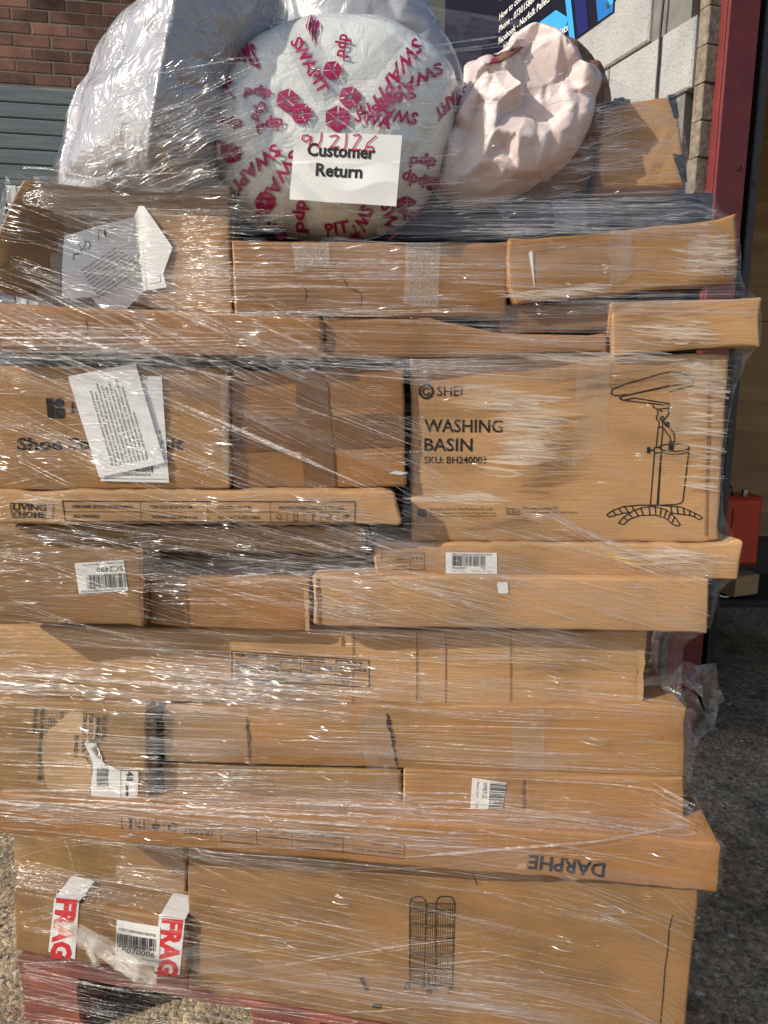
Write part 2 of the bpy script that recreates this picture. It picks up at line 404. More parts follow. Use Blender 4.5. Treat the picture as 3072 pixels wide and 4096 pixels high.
def text2d(body, bold=0.0, sx=1.0):
    k = (body, bold)
    if k not in _tc:
        cu = bpy.data.curves.new('t', 'FONT'); cu.body = body; cu.resolution_u = 2; cu.offset = bold; cu.fill_mode = 'FRONT'
        cu.dimensions = '2D'
        ob = bpy.data.objects.new('t', cu); COL.objects.link(ob)
        dg = bpy.context.evaluated_depsgraph_get(); me = ob.evaluated_get(dg).to_mesh()
        vs = [(p.co.x, p.co.y) for p in me.vertices]; fs = [tuple(p.vertices) for p in me.polygons]
        ob.evaluated_get(dg).to_mesh_clear(); bpy.data.objects.remove(ob); bpy.data.curves.remove(cu)
        _tc[k] = (vs, fs)
    return _tc[k]
class Print:
    """collects flat lettering and line work for one surface, built as one mesh"""
    def __init__(s, surf, off=0.0007): s.surf, s.off, s.v, s.f = surf, off, [], []
    def text(s, body, x, y, cap, ang=0.0, width=None, bold=0.0, align='l', flip=False):
        """x, y px of the baseline start, cap height in px, ang degrees clockwise; width px squeezes the line"""
        vs, fs = text2d(body, bold)
        if not vs: return s
        xs = [p[0] for p in vs]; w = max(xs) - min(xs); x0 = min(xs)
        A = R(ang); ca, sa = math.cos(A), math.sin(A)
        k = cap / 0.69; kx = (width / w) if width else k
        sh = {'l': 0, 'c': -w / 2, 'r': -w}[align]
        p0 = s.surf.sz(x, y); pu = s.surf.sz(x + 40 * ca, y + 40 * sa); pv = s.surf.sz(x + 40 * sa, y - 40 * ca)
        U = ((pu[0] - p0[0]) / 40, (pu[1] - p0[1]) / 40); V = ((pv[0] - p0[0]) / 40, (pv[1] - p0[1]) / 40)
        n0 = len(s.v)
        for (tx, ty) in vs:
            lx, ly = (tx - x0 + sh) * kx, ty * k
            s.v.append(s.surf.pt(p0[0] + U[0] * lx + V[0] * ly, p0[1] + U[1] * lx + V[1] * ly, s.off))
        s.f += [tuple(i + n0 for i in f) for f in fs]; return s
    def line(s, pts, w, closed=False, dash=None):
        """px polyline, w stroke width in px"""
        if closed: pts = list(pts) + [pts[0]]
        segs = []
        for a, b in zip(pts[:-1], pts[1:]):
            L = math.dist(a, b)
            if L < 1e-6: continue
            if dash:
                k = max(1, int(L / dash))
                for i in range(k): segs.append(([a[0] + (b[0] - a[0]) * (i + 0.0) / k, a[1] + (b[1] - a[1]) * i / k], [a[0] + (b[0] - a[0]) * (i + 0.6) / k, a[1] + (b[1] - a[1]) * (i + 0.6) / k]))
            else:
                k = max(1, int(L / 60))
                for i in range(k): segs.append(([a[0] + (b[0] - a[0]) * i / k, a[1] + (b[1] - a[1]) * i / k], [a[0] + (b[0] - a[0]) * (i + 1) / k, a[1] + (b[1] - a[1]) * (i + 1) / k]))
        for a, b in segs:
            L = math.dist(a, b); nx, ny = -(b[1] - a[1]) / L * w / 2, (b[0] - a[0]) / L * w / 2
            ex, ey = (b[0] - a[0]) / L * w * 0.3, (b[1] - a[1]) / L * w * 0.3
            s.quad([(a[0] - ex + nx, a[1] - ey + ny), (b[0] + ex + nx, b[1] + ey + ny), (b[0] + ex - nx, b[1] + ey - ny), (a[0] - ex - nx, a[1] - ey - ny)])
        return s
    def quad(s, pts):
        n0 = len(s.v); s.v += [s.surf.pt(*s.surf.sz(*p), s.off) for p in pts]; s.f.append(tuple(range(n0, n0 + len(pts)))[::-1]); return s
    def poly(s, pts): return s.quad(pts)
    def arc(s, cx, cy, rx, ry, a0, a1, w, n=16, rot=0.0):
        cr, sr = math.cos(R(rot)), math.sin(R(rot)); pts = []
        for i in range(n + 1):
            t = R(a0 + (a1 - a0) * i / n); x, y = rx * math.cos(t), ry * math.sin(t); pts.append((cx + x * cr - y * sr, cy + x * sr + y * cr))
        return s.line(pts, w)
    def barcode(s, quad, n=40, seed=1, vertical=True):
        """bars across a px quad TL TR BR BL; bars stand along the TL-BL direction"""
        rg = random.Random(seed); x = 0.0; q = quad
        def at(u, w): return tuple((q[0][i] * (1 - u) + q[1][i] * u) * (1 - w) + (q[3][i] * (1 - u) + q[2][i] * u) * w for i in (0, 1))
        tot = n * 2.0; bars = []
        while x < tot:
            wd_ = rg.choice((0.6, 0.6, 1.2, 1.8)); bars.append((x, min(tot, x + wd_))); x += wd_ + rg.choice((0.6, 0.8, 1.3, 1.8))
        for a, b in bars: s.quad([at(a / tot, 0), at(b / tot, 0), at(b / tot, 1), at(a / tot, 1)])
        return s
    def build(s, name, mat, parent, label=None):
        return mesh(name, s.v, s.f, mat, parent, label=label) if s.v else None

# ================================================================== THE SETTING
def asphalt():
    m, n, l, b = new_mat('worn_concrete_yard')
    g = n.new('ShaderNodeNewGeometry')
    big = node(n, 'ShaderNodeTexNoise', Scale=1.6, Detail=5.0); l.new(g.outputs['Position'], big.inputs['Vector'])
    r0 = ramp(n, [(0.3, (0.28, 0.215, 0.145)), (0.5, (0.43, 0.345, 0.24)), (0.72, (0.55, 0.46, 0.335))]); l.new(big.outputs['Fac'], r0.inputs[0])
    vo = node(n, 'ShaderNodeTexVoronoi', Scale=95.0); l.new(g.outputs['Position'], vo.inputs['Vector'])
    r1 = ramp(n, [(0.0, (0.35, 0.33, 0.30)), (0.45, (0.9, 0.87, 0.82)), (0.8, (1.25, 1.15, 1.0)), (1.0, (1.9, 1.75, 1.5))])
    sp = n.new('ShaderNodeSeparateColor'); l.new(vo.outputs['Color'], sp.inputs[0]); l.new(sp.outputs[0], r1.inputs[0])
    mul = node(n, 'ShaderNodeMix', data_type='RGBA', blend_type='MULTIPLY'); mul.inputs[0].default_value = 0.75
    l.new(r0.outputs[0], mul.inputs[6]); l.new(r1.outputs[0], mul.inputs[7])
    n4 = node(n, 'ShaderNodeTexNoise', Scale=320.0, Detail=3.0); l.new(g.outputs['Position'], n4.inputs['Vector'])
    r4 = ramp(n, [(0.35, (0.5, 0.5, 0.5)), (0.65, (1.2, 1.2, 1.2))]); l.new(n4.outputs['Fac'], r4.inputs[0])
    mul2 = node(n, 'ShaderNodeMix', data_type='RGBA', blend_type='MULTIPLY'); mul2.inputs[0].default_value = 0.8
    l.new(mul.outputs[2], mul2.inputs[6]); l.new(r4.outputs[0], mul2.inputs[7])
    n5 = node(n, 'ShaderNodeTexNoise', Scale=7.0, Detail=6.0, Roughness=0.7); l.new(g.outputs['Position'], n5.inputs['Vector'])
    r5 = ramp(n, [(0.36, (0.42, 0.40, 0.37)), (0.5, (1, 1, 1)), (0.7, (1.15, 1.1, 1.0))]); l.new(n5.outputs['Fac'], r5.inputs[0])
    mul3 = node(n, 'ShaderNodeMix', data_type='RGBA', blend_type='MULTIPLY'); mul3.inputs[0].default_value = 0.85
    l.new(mul2.outputs[2], mul3.inputs[6]); l.new(r5.outputs[0], mul3.inputs[7]); l.new(mul3.outputs[2], b.inputs['Base Color'])
    b.inputs['Roughness'].default_value = 0.85; b.inputs['Specular IOR Level'].default_value = 0.25
    ad = node(n, 'ShaderNodeMath', operation='MULTIPLY_ADD'); ad.inputs[1].default_value = -0.8; l.new(vo.outputs['Distance'], ad.inputs[0]); l.new(n4.outputs['Fac'], ad.inputs[2])
    bp = node(n, 'ShaderNodeBump', Strength=0.9, Distance=0.006); l.new(ad.outputs[0], bp.inputs['Height']); l.new(bp.outputs[0], b.inputs['Normal'])
    return m
M['yard'] = asphalt()
gv, gf = [], []
GN = 40
gx = [-600, -60, -12] + [-4 + 8 * i / GN for i in range(GN + 1)] + [12, 60, 600]
gy = [-600, -60, -12] + [-2 + 7 * i / GN for i in range(GN + 1)] + [14, 60, 600]
for y in gy:
    for x in gx: gv.append((x, y, 0.008 * noise.noise((x * 1.3, y * 1.3, 0.0)) if abs(x) < 4 and abs(y) < 5 else 0.0))
for j in range(len(gy) - 1):
    for i in range(len(gx) - 1):
        k = j * len(gx) + i; gf.append((k, k + 1, k + 1 + len(gx), k + len(gx)))
mesh('ground', gv, gf, M['yard'], smooth=True, kind='structure')

def pebble_mat():
    m, n, l, b = new_mat('loose_grit')
    g = n.new('ShaderNodeNewGeometry'); vo = node(n, 'ShaderNodeTexVoronoi', Scale=40.0); l.new(g.outputs['Position'], vo.inputs['Vector'])
    sp = n.new('ShaderNodeSeparateColor'); l.new(vo.outputs['Color'], sp.inputs[0])
    r = ramp(n, [(0.0, (0.07, 0.06, 0.05)), (0.4, (0.20, 0.16, 0.12)), (0.7, (0.30, 0.22, 0.13)), (0.93, (0.5, 0.46, 0.4)), (1.0, (0.28, 0.10, 0.06))]); l.new(sp.outputs[1], r.inputs[0]); l.new(r.outputs[0], b.inputs['Base Color'])
    b.inputs['Roughness'].default_value = 0.8; return m
rg = random.Random(3); pv, pf = [], []
def stone(x, y, r):
    z = 0.008 * noise.noise((x * 1.3, y * 1.3, 0.0)); n0 = len(pv); k = 5; rot = rg.random() * 6; e = 0.6 + 0.4 * rg.random()
    for (rr, h) in ((1.0, 0.0), (0.75, 0.45)):
        for i in range(k):
            t = rot + i * 2 * math.pi / k + rg.uniform(-.25, .25); q = r * rr * rg.uniform(0.75, 1.15)
            pv.append((x + q * math.cos(t), y + q * math.sin(t) * e, z - 0.0005 + r * h * rg.uniform(0.6, 1.1)))
    pf.extend([(n0 + i, n0 + (i + 1) % k, n0 + k + (i + 1) % k, n0 + k + i) for i in range(k)]); pf.append(tuple(n0 + k + i for i in range(k)))
for _ in range(6500): stone(rg.uniform(0.45, 1.9), rg.uniform(-0.3, 1.9), 0.0018 + 0.009 * rg.random() ** 4)
for _ in range(5200): stone(rg.uniform(-1.5, -0.65), rg.uniform(-0.3, 1.4), 0.002 + 0.009 * rg.random() ** 2.2)
mesh('gravel', pv, pf, pebble_mat(), kind='stuff', label='loose grit and small stones lying on the worn yard surface', cat='gravel')

# ---- brick house on the left, seen past the stack
def brick_mat(name, c):
    m, n, l, b = new_mat(name)
    g = n.new('ShaderNodeNewGeometry'); oi = n.new('ShaderNodeObjectInfo')
    n1 = node(n, 'ShaderNodeTexNoise', Scale=9.0, Detail=3.0); l.new(g.outputs['Position'], n1.inputs['Vector'])
    ad = node(n, 'ShaderNodeMath', operation='MULTIPLY_ADD'); ad.inputs[1].default_value = 0.55; l.new(oi.outputs['Random'], ad.inputs[0]); l.new(n1.outputs['Fac'], ad.inputs[2])
    r = ramp(n, [(0.4, tuple(x * 0.38 for x in c)), (0.62, tuple(x * 0.75 for x in c)), (0.85, c), (1.1 if False else 1.0, tuple(min(1, x * 1.35) for x in c))]); l.new(ad.outputs[0], r.inputs[0])
    n2 = node(n, 'ShaderNodeTexNoise', Scale=120.0, Detail=5.0); l.new(g.outputs['Position'], n2.inputs['Vector'])
    r2 = ramp(n, [(0.3, (0.7, 0.7, 0.7)), (0.7, (1.2, 1.2, 1.2))]); l.new(n2.outputs['Fac'], r2.inputs[0])
    mul = node(n, 'ShaderNodeMix', data_type='RGBA', blend_type='MULTIPLY'); mul.inputs[0].default_value = 0.8; l.new(r.outputs[0], mul.inputs[6]); l.new(r2.outputs[0], mul.inputs[7])
    l.new(mul.outputs[2], b.inputs['Base Color']); b.inputs['Roughness'].default_value = 0.9
    bp = node(n, 'ShaderNodeBump', Strength=0.5, Distance=0.004); l.new(n2.outputs['Fac'], bp.inputs['Height']); l.new(bp.outputs[0], b.inputs['Normal']); return m
M['brick'] = brick_mat('red_brown_brick', (0.20, 0.098, 0.068))
M['mortar'] = plain('mortar', (0.34, 0.31, 0.25), 0.9, 0.2, noise_amt=0.15, scale=60, bump=0.4)
def plank_mat():
    m, n, l, b = new_mat('blue_grey_board')
    tc = n.new('ShaderNodeTexCoord'); mp = node(n, 'ShaderNodeMapping'); mp.inputs['Scale'].default_value = (3, 3, 60); l.new(tc.outputs['Object'], mp.inputs[0])
    n1 = node(n, 'ShaderNodeTexNoise', Scale=1.0, Detail=6.0, Roughness=0.65, Distortion=0.4); l.new(mp.outputs[0], n1.inputs['Vector'])
    r = ramp(n, [(0.3, (0.085, 0.108, 0.12)), (0.55, (0.135, 0.165, 0.18)), (0.8, (0.18, 0.21, 0.22))]); l.new(n1.outputs['Fac'], r.inputs[0]); l.new(r.outputs[0], b.inputs['Base Color'])
    b.inputs['Roughness'].default_value = 0.65
    bp = node(n, 'ShaderNodeBump', Strength=0.3, Distance=0.003); l.new(n1.outputs['Fac'], bp.inputs['Height']); l.new(bp.outputs[0], b.inputs['Normal']); return m
M['plank'] = plank_mat()
M['upvc'] = plain('white_frame', (0.75, 0.75, 0.73), 0.4, 0.5, noise_amt=0.04)
M['grey_post'] = plain('grey_trim', (0.12, 0.15, 0.17), 0.6, 0.4)
M['roof_tile'] = plain('roof_tile', (0.12, 0.07, 0.055), 0.8)
HA = R(10.5); HU = Vector((math.cos(HA), math.sin(HA), 0)); HN = Vector((math.sin(HA), -math.cos(HA), 0)); ZV = Vector((0, 0, 1))
HP = onplane(200, 352, 3.95)                         # a point on the foot of the brickwork
HO = Vector((HP.x, HP.y, 0)); zb = HP.z
house = thing('brick_house', 'red brown brick house with blue grey boarding and white window behind the stack', 'house', HO)
def hp(u, z, out=0.0): return HO + HU * u + ZV * z + HN * out
def hbox(name, u0, u1, z0, z1, o0, o1, mat, parent=house, bev=0.0, smooth=False):
    vf = boxvf(hp((u0 + u1) / 2, (z0 + z1) / 2, (o0 + o1) / 2), HU, ZV, HN, (u1 - u0) / 2, (z1 - z0) / 2, (o1 - o0) / 2, bev)
    return mesh(name, vf[0], vf[1], mat, parent)
hw = hbox('wall', -3.2, 5.0, 0.0, zb + 2.6, -0.35, -0.006, M['mortar'])
BW, BH, JT = 0.215, 0.065, 0.010
bm = bpy.data.meshes.new('brick'); bvf = boxvf((0, 0, 0), HU, ZV, HN, BW / 2, BH / 2, 0.05, 0.004); bm.from_pydata([tuple(v) for v in bvf[0]], [], bvf[1]); bm.materials.append(M['brick'])
for c in range(16):
    for i in range(17):
        u = -1.55 + i * (BW + JT) + (0.1125 if c % 2 else 0); z = zb + 0.012 + BH / 2 + c * (BH + JT)
        if u > 2.05: continue
        o = bpy.data.objects.new('brick', bm); COL.objects.link(o); o.parent = hw
        o.location = hp(u + ru(-.002, .002), z + ru(-.0015, .0015), -0.05 + ru(0, 0.0025)) - HO
for k in range(6):
    z1 = zb - 0.012 - k * 0.0945
    hbox('cladding_board', -2.6, 3.2, z1 - 0.0885, z1, -0.0055, 0.016 - 0.0, M['plank'], hw, 0.006)
zc = zb - 0.012 - 6 * 0.0945
hbox('drip_rail', -2.6, 3.2, zc - 0.035, zc - 0.002, -0.0055, 0.04, M['plank'], hw, 0.004)
wz1 = zc - 0.037
px0 = hp(0, wz1)
uw = (onplane(38, 740, 3.95) - HO).dot(HU)            # the white frame starts here
hbox('corner_post', uw - 0.45, uw - 0.004, 0.0, wz1, -0.0055, 0.06, M['grey_post'], hw, 0.005)
win = hbox('window', uw, uw + 1.3, wz1 - 1.25, wz1, -0.0055, 0.01, M['upvc'])
hbox('frame', uw + 0.002, uw + 0.07, wz1 - 1.2, wz1 - 0.003, 0.01, 0.05, M['upvc'], win, 0.006)
hbox('frame', uw + 0.07, uw + 1.25, wz1 - 0.075, wz1 - 0.004, 0.01, 0.045, M['upvc'], win, 0.006)
hbox('sash', uw + 0.075, uw + 0.14, wz1 - 1.18, wz1 - 0.08, 0.01, 0.038, M['upvc'], win, 0.006)
hbox('handle', uw + 0.03, uw + 0.19, wz1 - 0.265, wz1 - 0.225, 0.052, 0.075, M['upvc'], win, 0.008)
hbox('handle_stem', uw + 0.03, uw + 0.065, wz1 - 0.32, wz1 - 0.266, 0.052, 0.072, M['upvc'], win, 0.006)
hbox('roof', -3.4, 5.2, zb + 2.6, zb + 2.72, -0.6, 0.95, M['roof_tile'])  # out of view, wide overhang added to shade the brickwork

# ---- white painted block wall running back on the right
WA = R(20.4); WD = Vector((-math.sin(WA), math.cos(WA), 0)); WN = Vector((-math.cos(WA), -math.sin(WA), 0))
WC = onplane(2795, 60, 1.42); WO = Vector((WC.x, WC.y, 0))
def paint_mat():
    m, n, l, b = new_mat('white_painted_block')
    g = n.new('ShaderNodeNewGeometry')
    n1 = node(n, 'ShaderNodeTexNoise', Scale=5.0, Detail=6.0, Roughness=0.65); l.new(g.outputs['Position'], n1.inputs['Vector'])
    r = ramp(n, [(0.25, (0.30, 0.30, 0.30)), (0.5, (0.43, 0.43, 0.43)), (0.8, (0.54, 0.54, 0.535))]); l.new(n1.outputs['Fac'], r.inputs[0])
    n2 = node(n, 'ShaderNodeTexNoise', Scale=90.0, Detail=5.0, Roughness=0.7); l.new(g.outputs['Position'], n2.inputs['Vector'])
    r2 = ramp(n, [(0.28, (0.55, 0.54, 0.52)), (0.42, (1, 1, 1))]); l.new(n2.outputs['Fac'], r2.inputs[0])
    mul = node(n, 'ShaderNodeMix', data_type='RGBA', blend_type='MULTIPLY'); mul.inputs[0].default_value = 0.7; l.new(r.outputs[0], mul.inputs[6]); l.new(r2.outputs[0], mul.inputs[7])
    l.new(mul.outputs[2], b.inputs['Base Color']); b.inputs['Roughness'].default_value = 0.75
    bp = node(n, 'ShaderNodeBump', Strength=1.0, Distance=0.010); l.new(n2.outputs['Fac'], bp.inputs['Height']); l.new(bp.outputs[0], b.inputs['Normal']); return m
M['paint'] = paint_mat()
M['raw_block'] = plain('bare_concrete_block', (0.21, 0.175, 0.14), 0.95, 0.15, noise_amt=0.45, scale=45, bump=0.9)
M['joint'] = plain('grey_joint', (0.17, 0.165, 0.155), 0.9, 0.2)
bw = thing('block_wall', 'white painted concrete block wall with bare end beside the red column', 'wall', WO)
def wp(u, z, out=0.0): return WO + WD * u + ZV * z + WN * out
core = boxvf(wp(2.6, 1.6, -0.064), WD, ZV, WN, 2.55, 1.6, 0.05); core = mesh('mortar_core', core[0], core[1], M['joint'], bw)
BLW, BLH = 0.44, 0.215
bmb = bpy.data.meshes.new('block'); q = boxvf((0, 0, 0), WD, ZV, WN, BLW / 2, BLH / 2, 0.052, 0.006); bmb.from_pydata([tuple(v) for v in q[0]], [], q[1]); bmb.materials.append(M['paint'])
bmh = bpy.data.meshes.new('half_block'); q = boxvf((0, 0, 0), WD, ZV, WN, 0.2, BLH / 2, 0.052, 0.006); bmh.from_pydata([tuple(v) for v in q[0]], [], q[1]); bmh.materials.append(M['paint'])
for c in range(14):
    for i in range(12):
        off = 0.225 if c % 2 else 0.0
        u = 0.012 + BLW / 2 + i * (BLW + 0.010) + off
        if u > 5: continue
        o = bpy.data.objects.new('block', bmb); COL.objects.link(o); o.parent = bw; o.location = wp(u, 0.06 + BLH / 2 + c * 0.225, -0.05 + ru(-.002, .002)) - WO
# bare end blocks facing the yard, rough and uneven
for c in range(14):
    for (u0, u1) in ((-0.035, 0.005),):
        h = 0.112
        for half in (0, 1):
            z = 0.06 + c * 0.225 + half * h + h / 2; dj = ru(-.004, .004)
            vf = boxvf(wp((u0 + u1) / 2 + dj, z, -0.054 + ru(-.002, .002)), WN, ZV, WD, 0.048, h / 2 - 0.0015, 0.022, 0.003)
            mesh('end_block', vf[0], vf[1], M['raw_block'], bw)
# cable down the wall
cabm = plain('black_cable', (0.012, 0.012, 0.013), 0.5)
mb = MB(); pc = []
def wall_at(px, py):                                  # a pixel on the painted wall face
    d = ray(px, py); nW = WN; c0 = Vector((0, -DIST, EYE)); t = (wp(0, 0, 0.004) - c0).dot(nW) / Vector(d).dot(nW); return c0 + Vector(d) * t
for (x, y) in ((2668, -120), (2660, 0), (2648, 120), (2641, 240), (2634, 320), (2628, 420), (2622, 560)):
    pc.append(wall_at(x, y) + WN * 0.006)
def tube(pts, r, k=6):
    v, f = [], []
    for i, p in enumerate(pts):
        t = (Vector(pts[min(i + 1, len(pts) - 1)]) - Vector(pts[max(i - 1, 0)])).normalized(); a = t.orthogonal().normalized(); b = t.cross(a)
        for j in range(k): v.append(Vector(p) + (a * math.cos(j * 2 * math.pi / k) + b * math.sin(j * 2 * math.pi / k)) * r)
    for i in range(len(pts) - 1):
        for j in range(k): f.append((i * k + j, i * k + (j + 1) % k, (i + 1) * k + (j + 1) % k, (i + 1) * k + j))
    f.append(tuple(range(k))); f.append(tuple((len(pts) - 1) * k + j for j in range(k))[::-1]); return v, f
tv = tube(pc, 0.0045); mesh('wall_cable', tv[0], tv[1], cabm, smooth=True, label='thin black cable clipped down the white block wall', cat='cable', origin=pc[-1])

# ---- company sign on the wall
M['sign_navy'] = plain('sign_navy', (0.008, 0.010, 0.024), 0.3, 0.5, noise_amt=0.1)
M['sign_blue'] = plain('sign_blue', (0.05, 0.35, 0.72), 0.3, 0.5, noise_amt=0.05)
M['sign_mid'] = plain('sign_mid_blue', (0.02, 0.15, 0.45), 0.3, 0.5, noise_amt=0.05)
M['sign_dark'] = plain('sign_dark_blue', (0.015, 0.02, 0.12), 0.3, 0.5, noise_amt=0.05)
M['sign_white'] = plain('sign_white', (0.8, 0.8, 0.8), 0.4, 0.4, noise_amt=0.02)
M['steel'] = plain('screw_steel', (0.5, 0.5, 0.5), 0.3, 0.5, metallic=1.0)
class WallFace:
    def sz(s, px, py): p = wall_at(px, py) - WO; return (-p.dot(WD), p.z)
    def pt(s, u, z, off=0.0): return wp(-u, z, 0.010 + off)
WF = WallFace()
sBR, sBL = WF.sz(2458, 48), WF.sz(2275, 178)          # lower right corner and a point on the lower edge
zlow = sBR[1]; sR = sBR[0]; sL = sR - 1.5
sg = thing('company_sign', 'dark navy sign with blue stripes and white contact lines on the white block wall', 'sign', wp(-(sL + sR) / 2, zlow, 0.004))
vf = boxvf(wp(-(sL + sR) / 2, zlow + 0.45, 0.005), WD, ZV, WN, (sR - sL) / 2, 0.45, 0.0035)
mesh('board', vf[0], vf[1], M['sign_navy'], sg)
def sgpoly(pts, mat, name, off): mesh(name, [wp(-(sR - a), zlow + b, 0.010 + off) for a, b in pts], [tuple(range(len(pts)))], mat, sg)
sgpoly([(0.002, 0.002), (0.09, 0.002), (0.30, 0.86), (0.002, 0.86)], M['sign_mid'], 'stripe', 0.0005)
sgpoly([(0.002, 0.03), (0.03, 0.03), (0.16, 0.5), (0.002, 0.3)], M['sign_blue'], 'stripe', 0.001)
sgpoly([(0.15, 0.002), (0.22, 0.002), (0.44, 0.86), (0.36, 0.86)], M['sign_dark'], 'stripe', 0.0005)
sgpoly([(0.24, 0.002), (0.275, 0.002), (0.50, 0.86), (0.46, 0.86)], M['sign_blue'], 'stripe', 0.001)
_pp = [WF.sz(x_, y_) for x_, y_ in ((2229, 41), (2279, 72), (2262, 134), (2185, 196), (2110, 170), (2150, 100))]
sgpoly([(sR - a_, max(0.003, b_ - zlow)) for a_, b_ in _pp], M['sign_blue'], 'panel', 0.0005)
class SignFace:                                        # metres on the board: u from its right edge, leftwards negative
    def pt(s, u, z, off=0.0): return wp(-(sR + u), zlow + z, 0.0105 + off)
    def sz(s, x, y): return (x, -y)
SF = SignFace(); pr = Print(SF, 0.001)
_s0 = WF.sz(2002, 84); _u, _z = _s0[0] - sR, _s0[1] - zlow
for (t, u, z, h) in (('Norfolk Pallets', _u, _z + 0.085, 0.045), ('How to contact us', _u, _z, 0.028), ('Phone - 07301588940 / 07', _u, _z - 0.052, 0.028), ('Facebook - Norfolk Pallets', _u, _z - 0.104, 0.028), ('Norfolk Pallets', _u + 0.05, _z - 0.150, 0.028)):
    pr = Print(SF, 0.001); vs, fs = text2d(t, 0.012); n0 = len(pr.v)
    for (a, b_) in vs: pr.v.append(SF.pt(u + a * h / 0.69, z + b_ * h / 0.69, 0.0015))
    pr.f += [tuple(i + n0 for i in f) for f in fs]; pr.build('lettering', M['sign_white'], sg)
pr = Print(SF, 0.001); vs, fs = text2d('norfolkpallets', 0.01); n0 = len(pr.v)
for (a, b_) in vs: pr.v.append(SF.pt(_pp[5][0] - sR + 0.03 + a * 0.04, _pp[2][1] - zlow + 0.0 + b_ * 0.04, 0.002))
pr.f += [tuple(i + n0 for i in f) for f in fs]
pr.build('lettering', M['sign_white'], sg)
for (u, z) in ((-0.03, 0.035), (-1.45, 0.035), (-0.03, 0.86)):
    mb = MB(); c = SF.pt(u, z, 0.001); tvf = tube([c, c + WN * 0.004], 0.009, 10); mesh('screw', tvf[0], tvf[1], M['steel'], sg, smooth=False)

# ---- red steel column and the open unit behind it
M['red_steel'] = plain('red_oxide_paint', (0.16, 0.018, 0.018), 0.5, 0.5, noise_amt=0.2, scale=12, bump=0.1)
CO = WO + WD * -0.05 + WN * -0.117
col = thing('steel_column', 'red painted steel column at the end of the block wall', 'column', Vector((CO.x, CO.y, 0)))
def cbox(name, u, o, hu, ho, z0=0.0, z1=3.4, mat='red_steel', bev=0.004):
    vf = boxvf(CO + WD * u + WN * o + ZV * (z0 + z1) / 2, WD, ZV, WN, hu, (z1 - z0) / 2, ho, bev); return mesh(name, vf[0], vf[1], M[mat], col)
cbox('flange', -0.02, 0.0, 0.006, 0.064); cbox('flange', 0.15, 0.0, 0.006, 0.064); cbox('web', 0.065, -0.02, 0.077, 0.006)
cbox('cover_plate', 0.065, 0.061, 0.078, 0.003)
for z in (1.55, 2.05):
    c = CO + WD * -0.027 + WN * -0.03 + ZV * z; t2 = tube([c, c - WD * 0.006], 0.008, 8); mesh('bolt', t2[0], t2[1], M['dark_gap'], col)
def ply_mat():
    m, n, l, b = new_mat('plywood_sheet')
    tc = n.new('ShaderNodeTexCoord'); mp = node(n, 'ShaderNodeMapping'); mp.inputs['Scale'].default_value = (2, 2, 14); l.new(tc.outputs['Object'], mp.inputs[0])
    n1 = node(n, 'ShaderNodeTexNoise', Scale=1.0, Detail=6.0, Distortion=1.2); l.new(mp.outputs[0], n1.inputs['Vector'])
    r = ramp(n, [(0.3, (0.22, 0.125, 0.05)), (0.6, (0.33, 0.20, 0.085)), (0.8, (0.40, 0.26, 0.12))]); l.new(n1.outputs['Fac'], r.inputs[0]); l.new(r.outputs[0], b.inputs['Base Color']); b.inputs['Roughness'].default_value = 0.7; return m
M['ply'] = ply_mat()
M['black'] = plain('black_paint', (0.012, 0.012, 0.013), 0.6)
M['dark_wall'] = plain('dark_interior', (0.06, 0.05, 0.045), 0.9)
un = thing('workshop_unit', 'dark open workshop with plywood lined wall behind the red column', 'building', onlevel(3000, 2400))
ux = onplane(2900, 900, 2.35)
def sheet(name, pts, mat, par=un, thick=0.02, nrm=None):
    p = [Vector(x) for x in pts]; nrm = nrm or (p[1] - p[0]).cross(p[3] - p[0]).normalized(); v = p + [x + nrm * thick for x in p]
    return mesh(name, v, [(0, 1, 2, 3), (7, 6, 5, 4), (0, 4, 5, 1), (1, 5, 6, 2), (2, 6, 7, 3), (3, 7, 4, 0)], mat, par)
YB = 2.95
yb0, yb1 = 1.28, 2.9
for (xa, xb, za, zb_) in ((1.2, 2.42, 0.45, 1.66), (1.2, 2.42, 1.664, 2.88)):
    sheet('plywood_sheet', [(xa, yb1, za), (xb, yb1, za), (xb, yb1, zb_), (xa, yb1, zb_)], M['ply'], nrm=Vector((0, 1, 0)))
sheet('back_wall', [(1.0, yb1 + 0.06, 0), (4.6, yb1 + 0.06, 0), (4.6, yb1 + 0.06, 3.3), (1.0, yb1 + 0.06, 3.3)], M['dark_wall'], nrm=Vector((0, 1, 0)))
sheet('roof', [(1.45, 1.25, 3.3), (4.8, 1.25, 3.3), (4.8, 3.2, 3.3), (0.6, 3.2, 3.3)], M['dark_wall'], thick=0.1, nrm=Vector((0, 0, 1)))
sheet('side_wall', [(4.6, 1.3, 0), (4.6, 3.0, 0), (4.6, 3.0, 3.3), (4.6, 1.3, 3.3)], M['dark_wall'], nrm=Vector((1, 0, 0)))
dj = Vector((CO.x, CO.y, 0)) + Vector((0.105, 0.06, 0))
vf = boxvf(dj + ZV * 1.6, (1, 0, 0), ZV, (0, -1, 0), 0.014, 1.6, 0.05); mesh('door_jamb', vf[0], vf[1], M['black'], un)
vf = boxvf(Vector((2.9, 1.42, 2.95)), (1, 0, 0), ZV, (0, -1, 0), 1.5, 0.38, 0.04); mesh('door_header', vf[0], vf[1], M['dark_wall'], un)

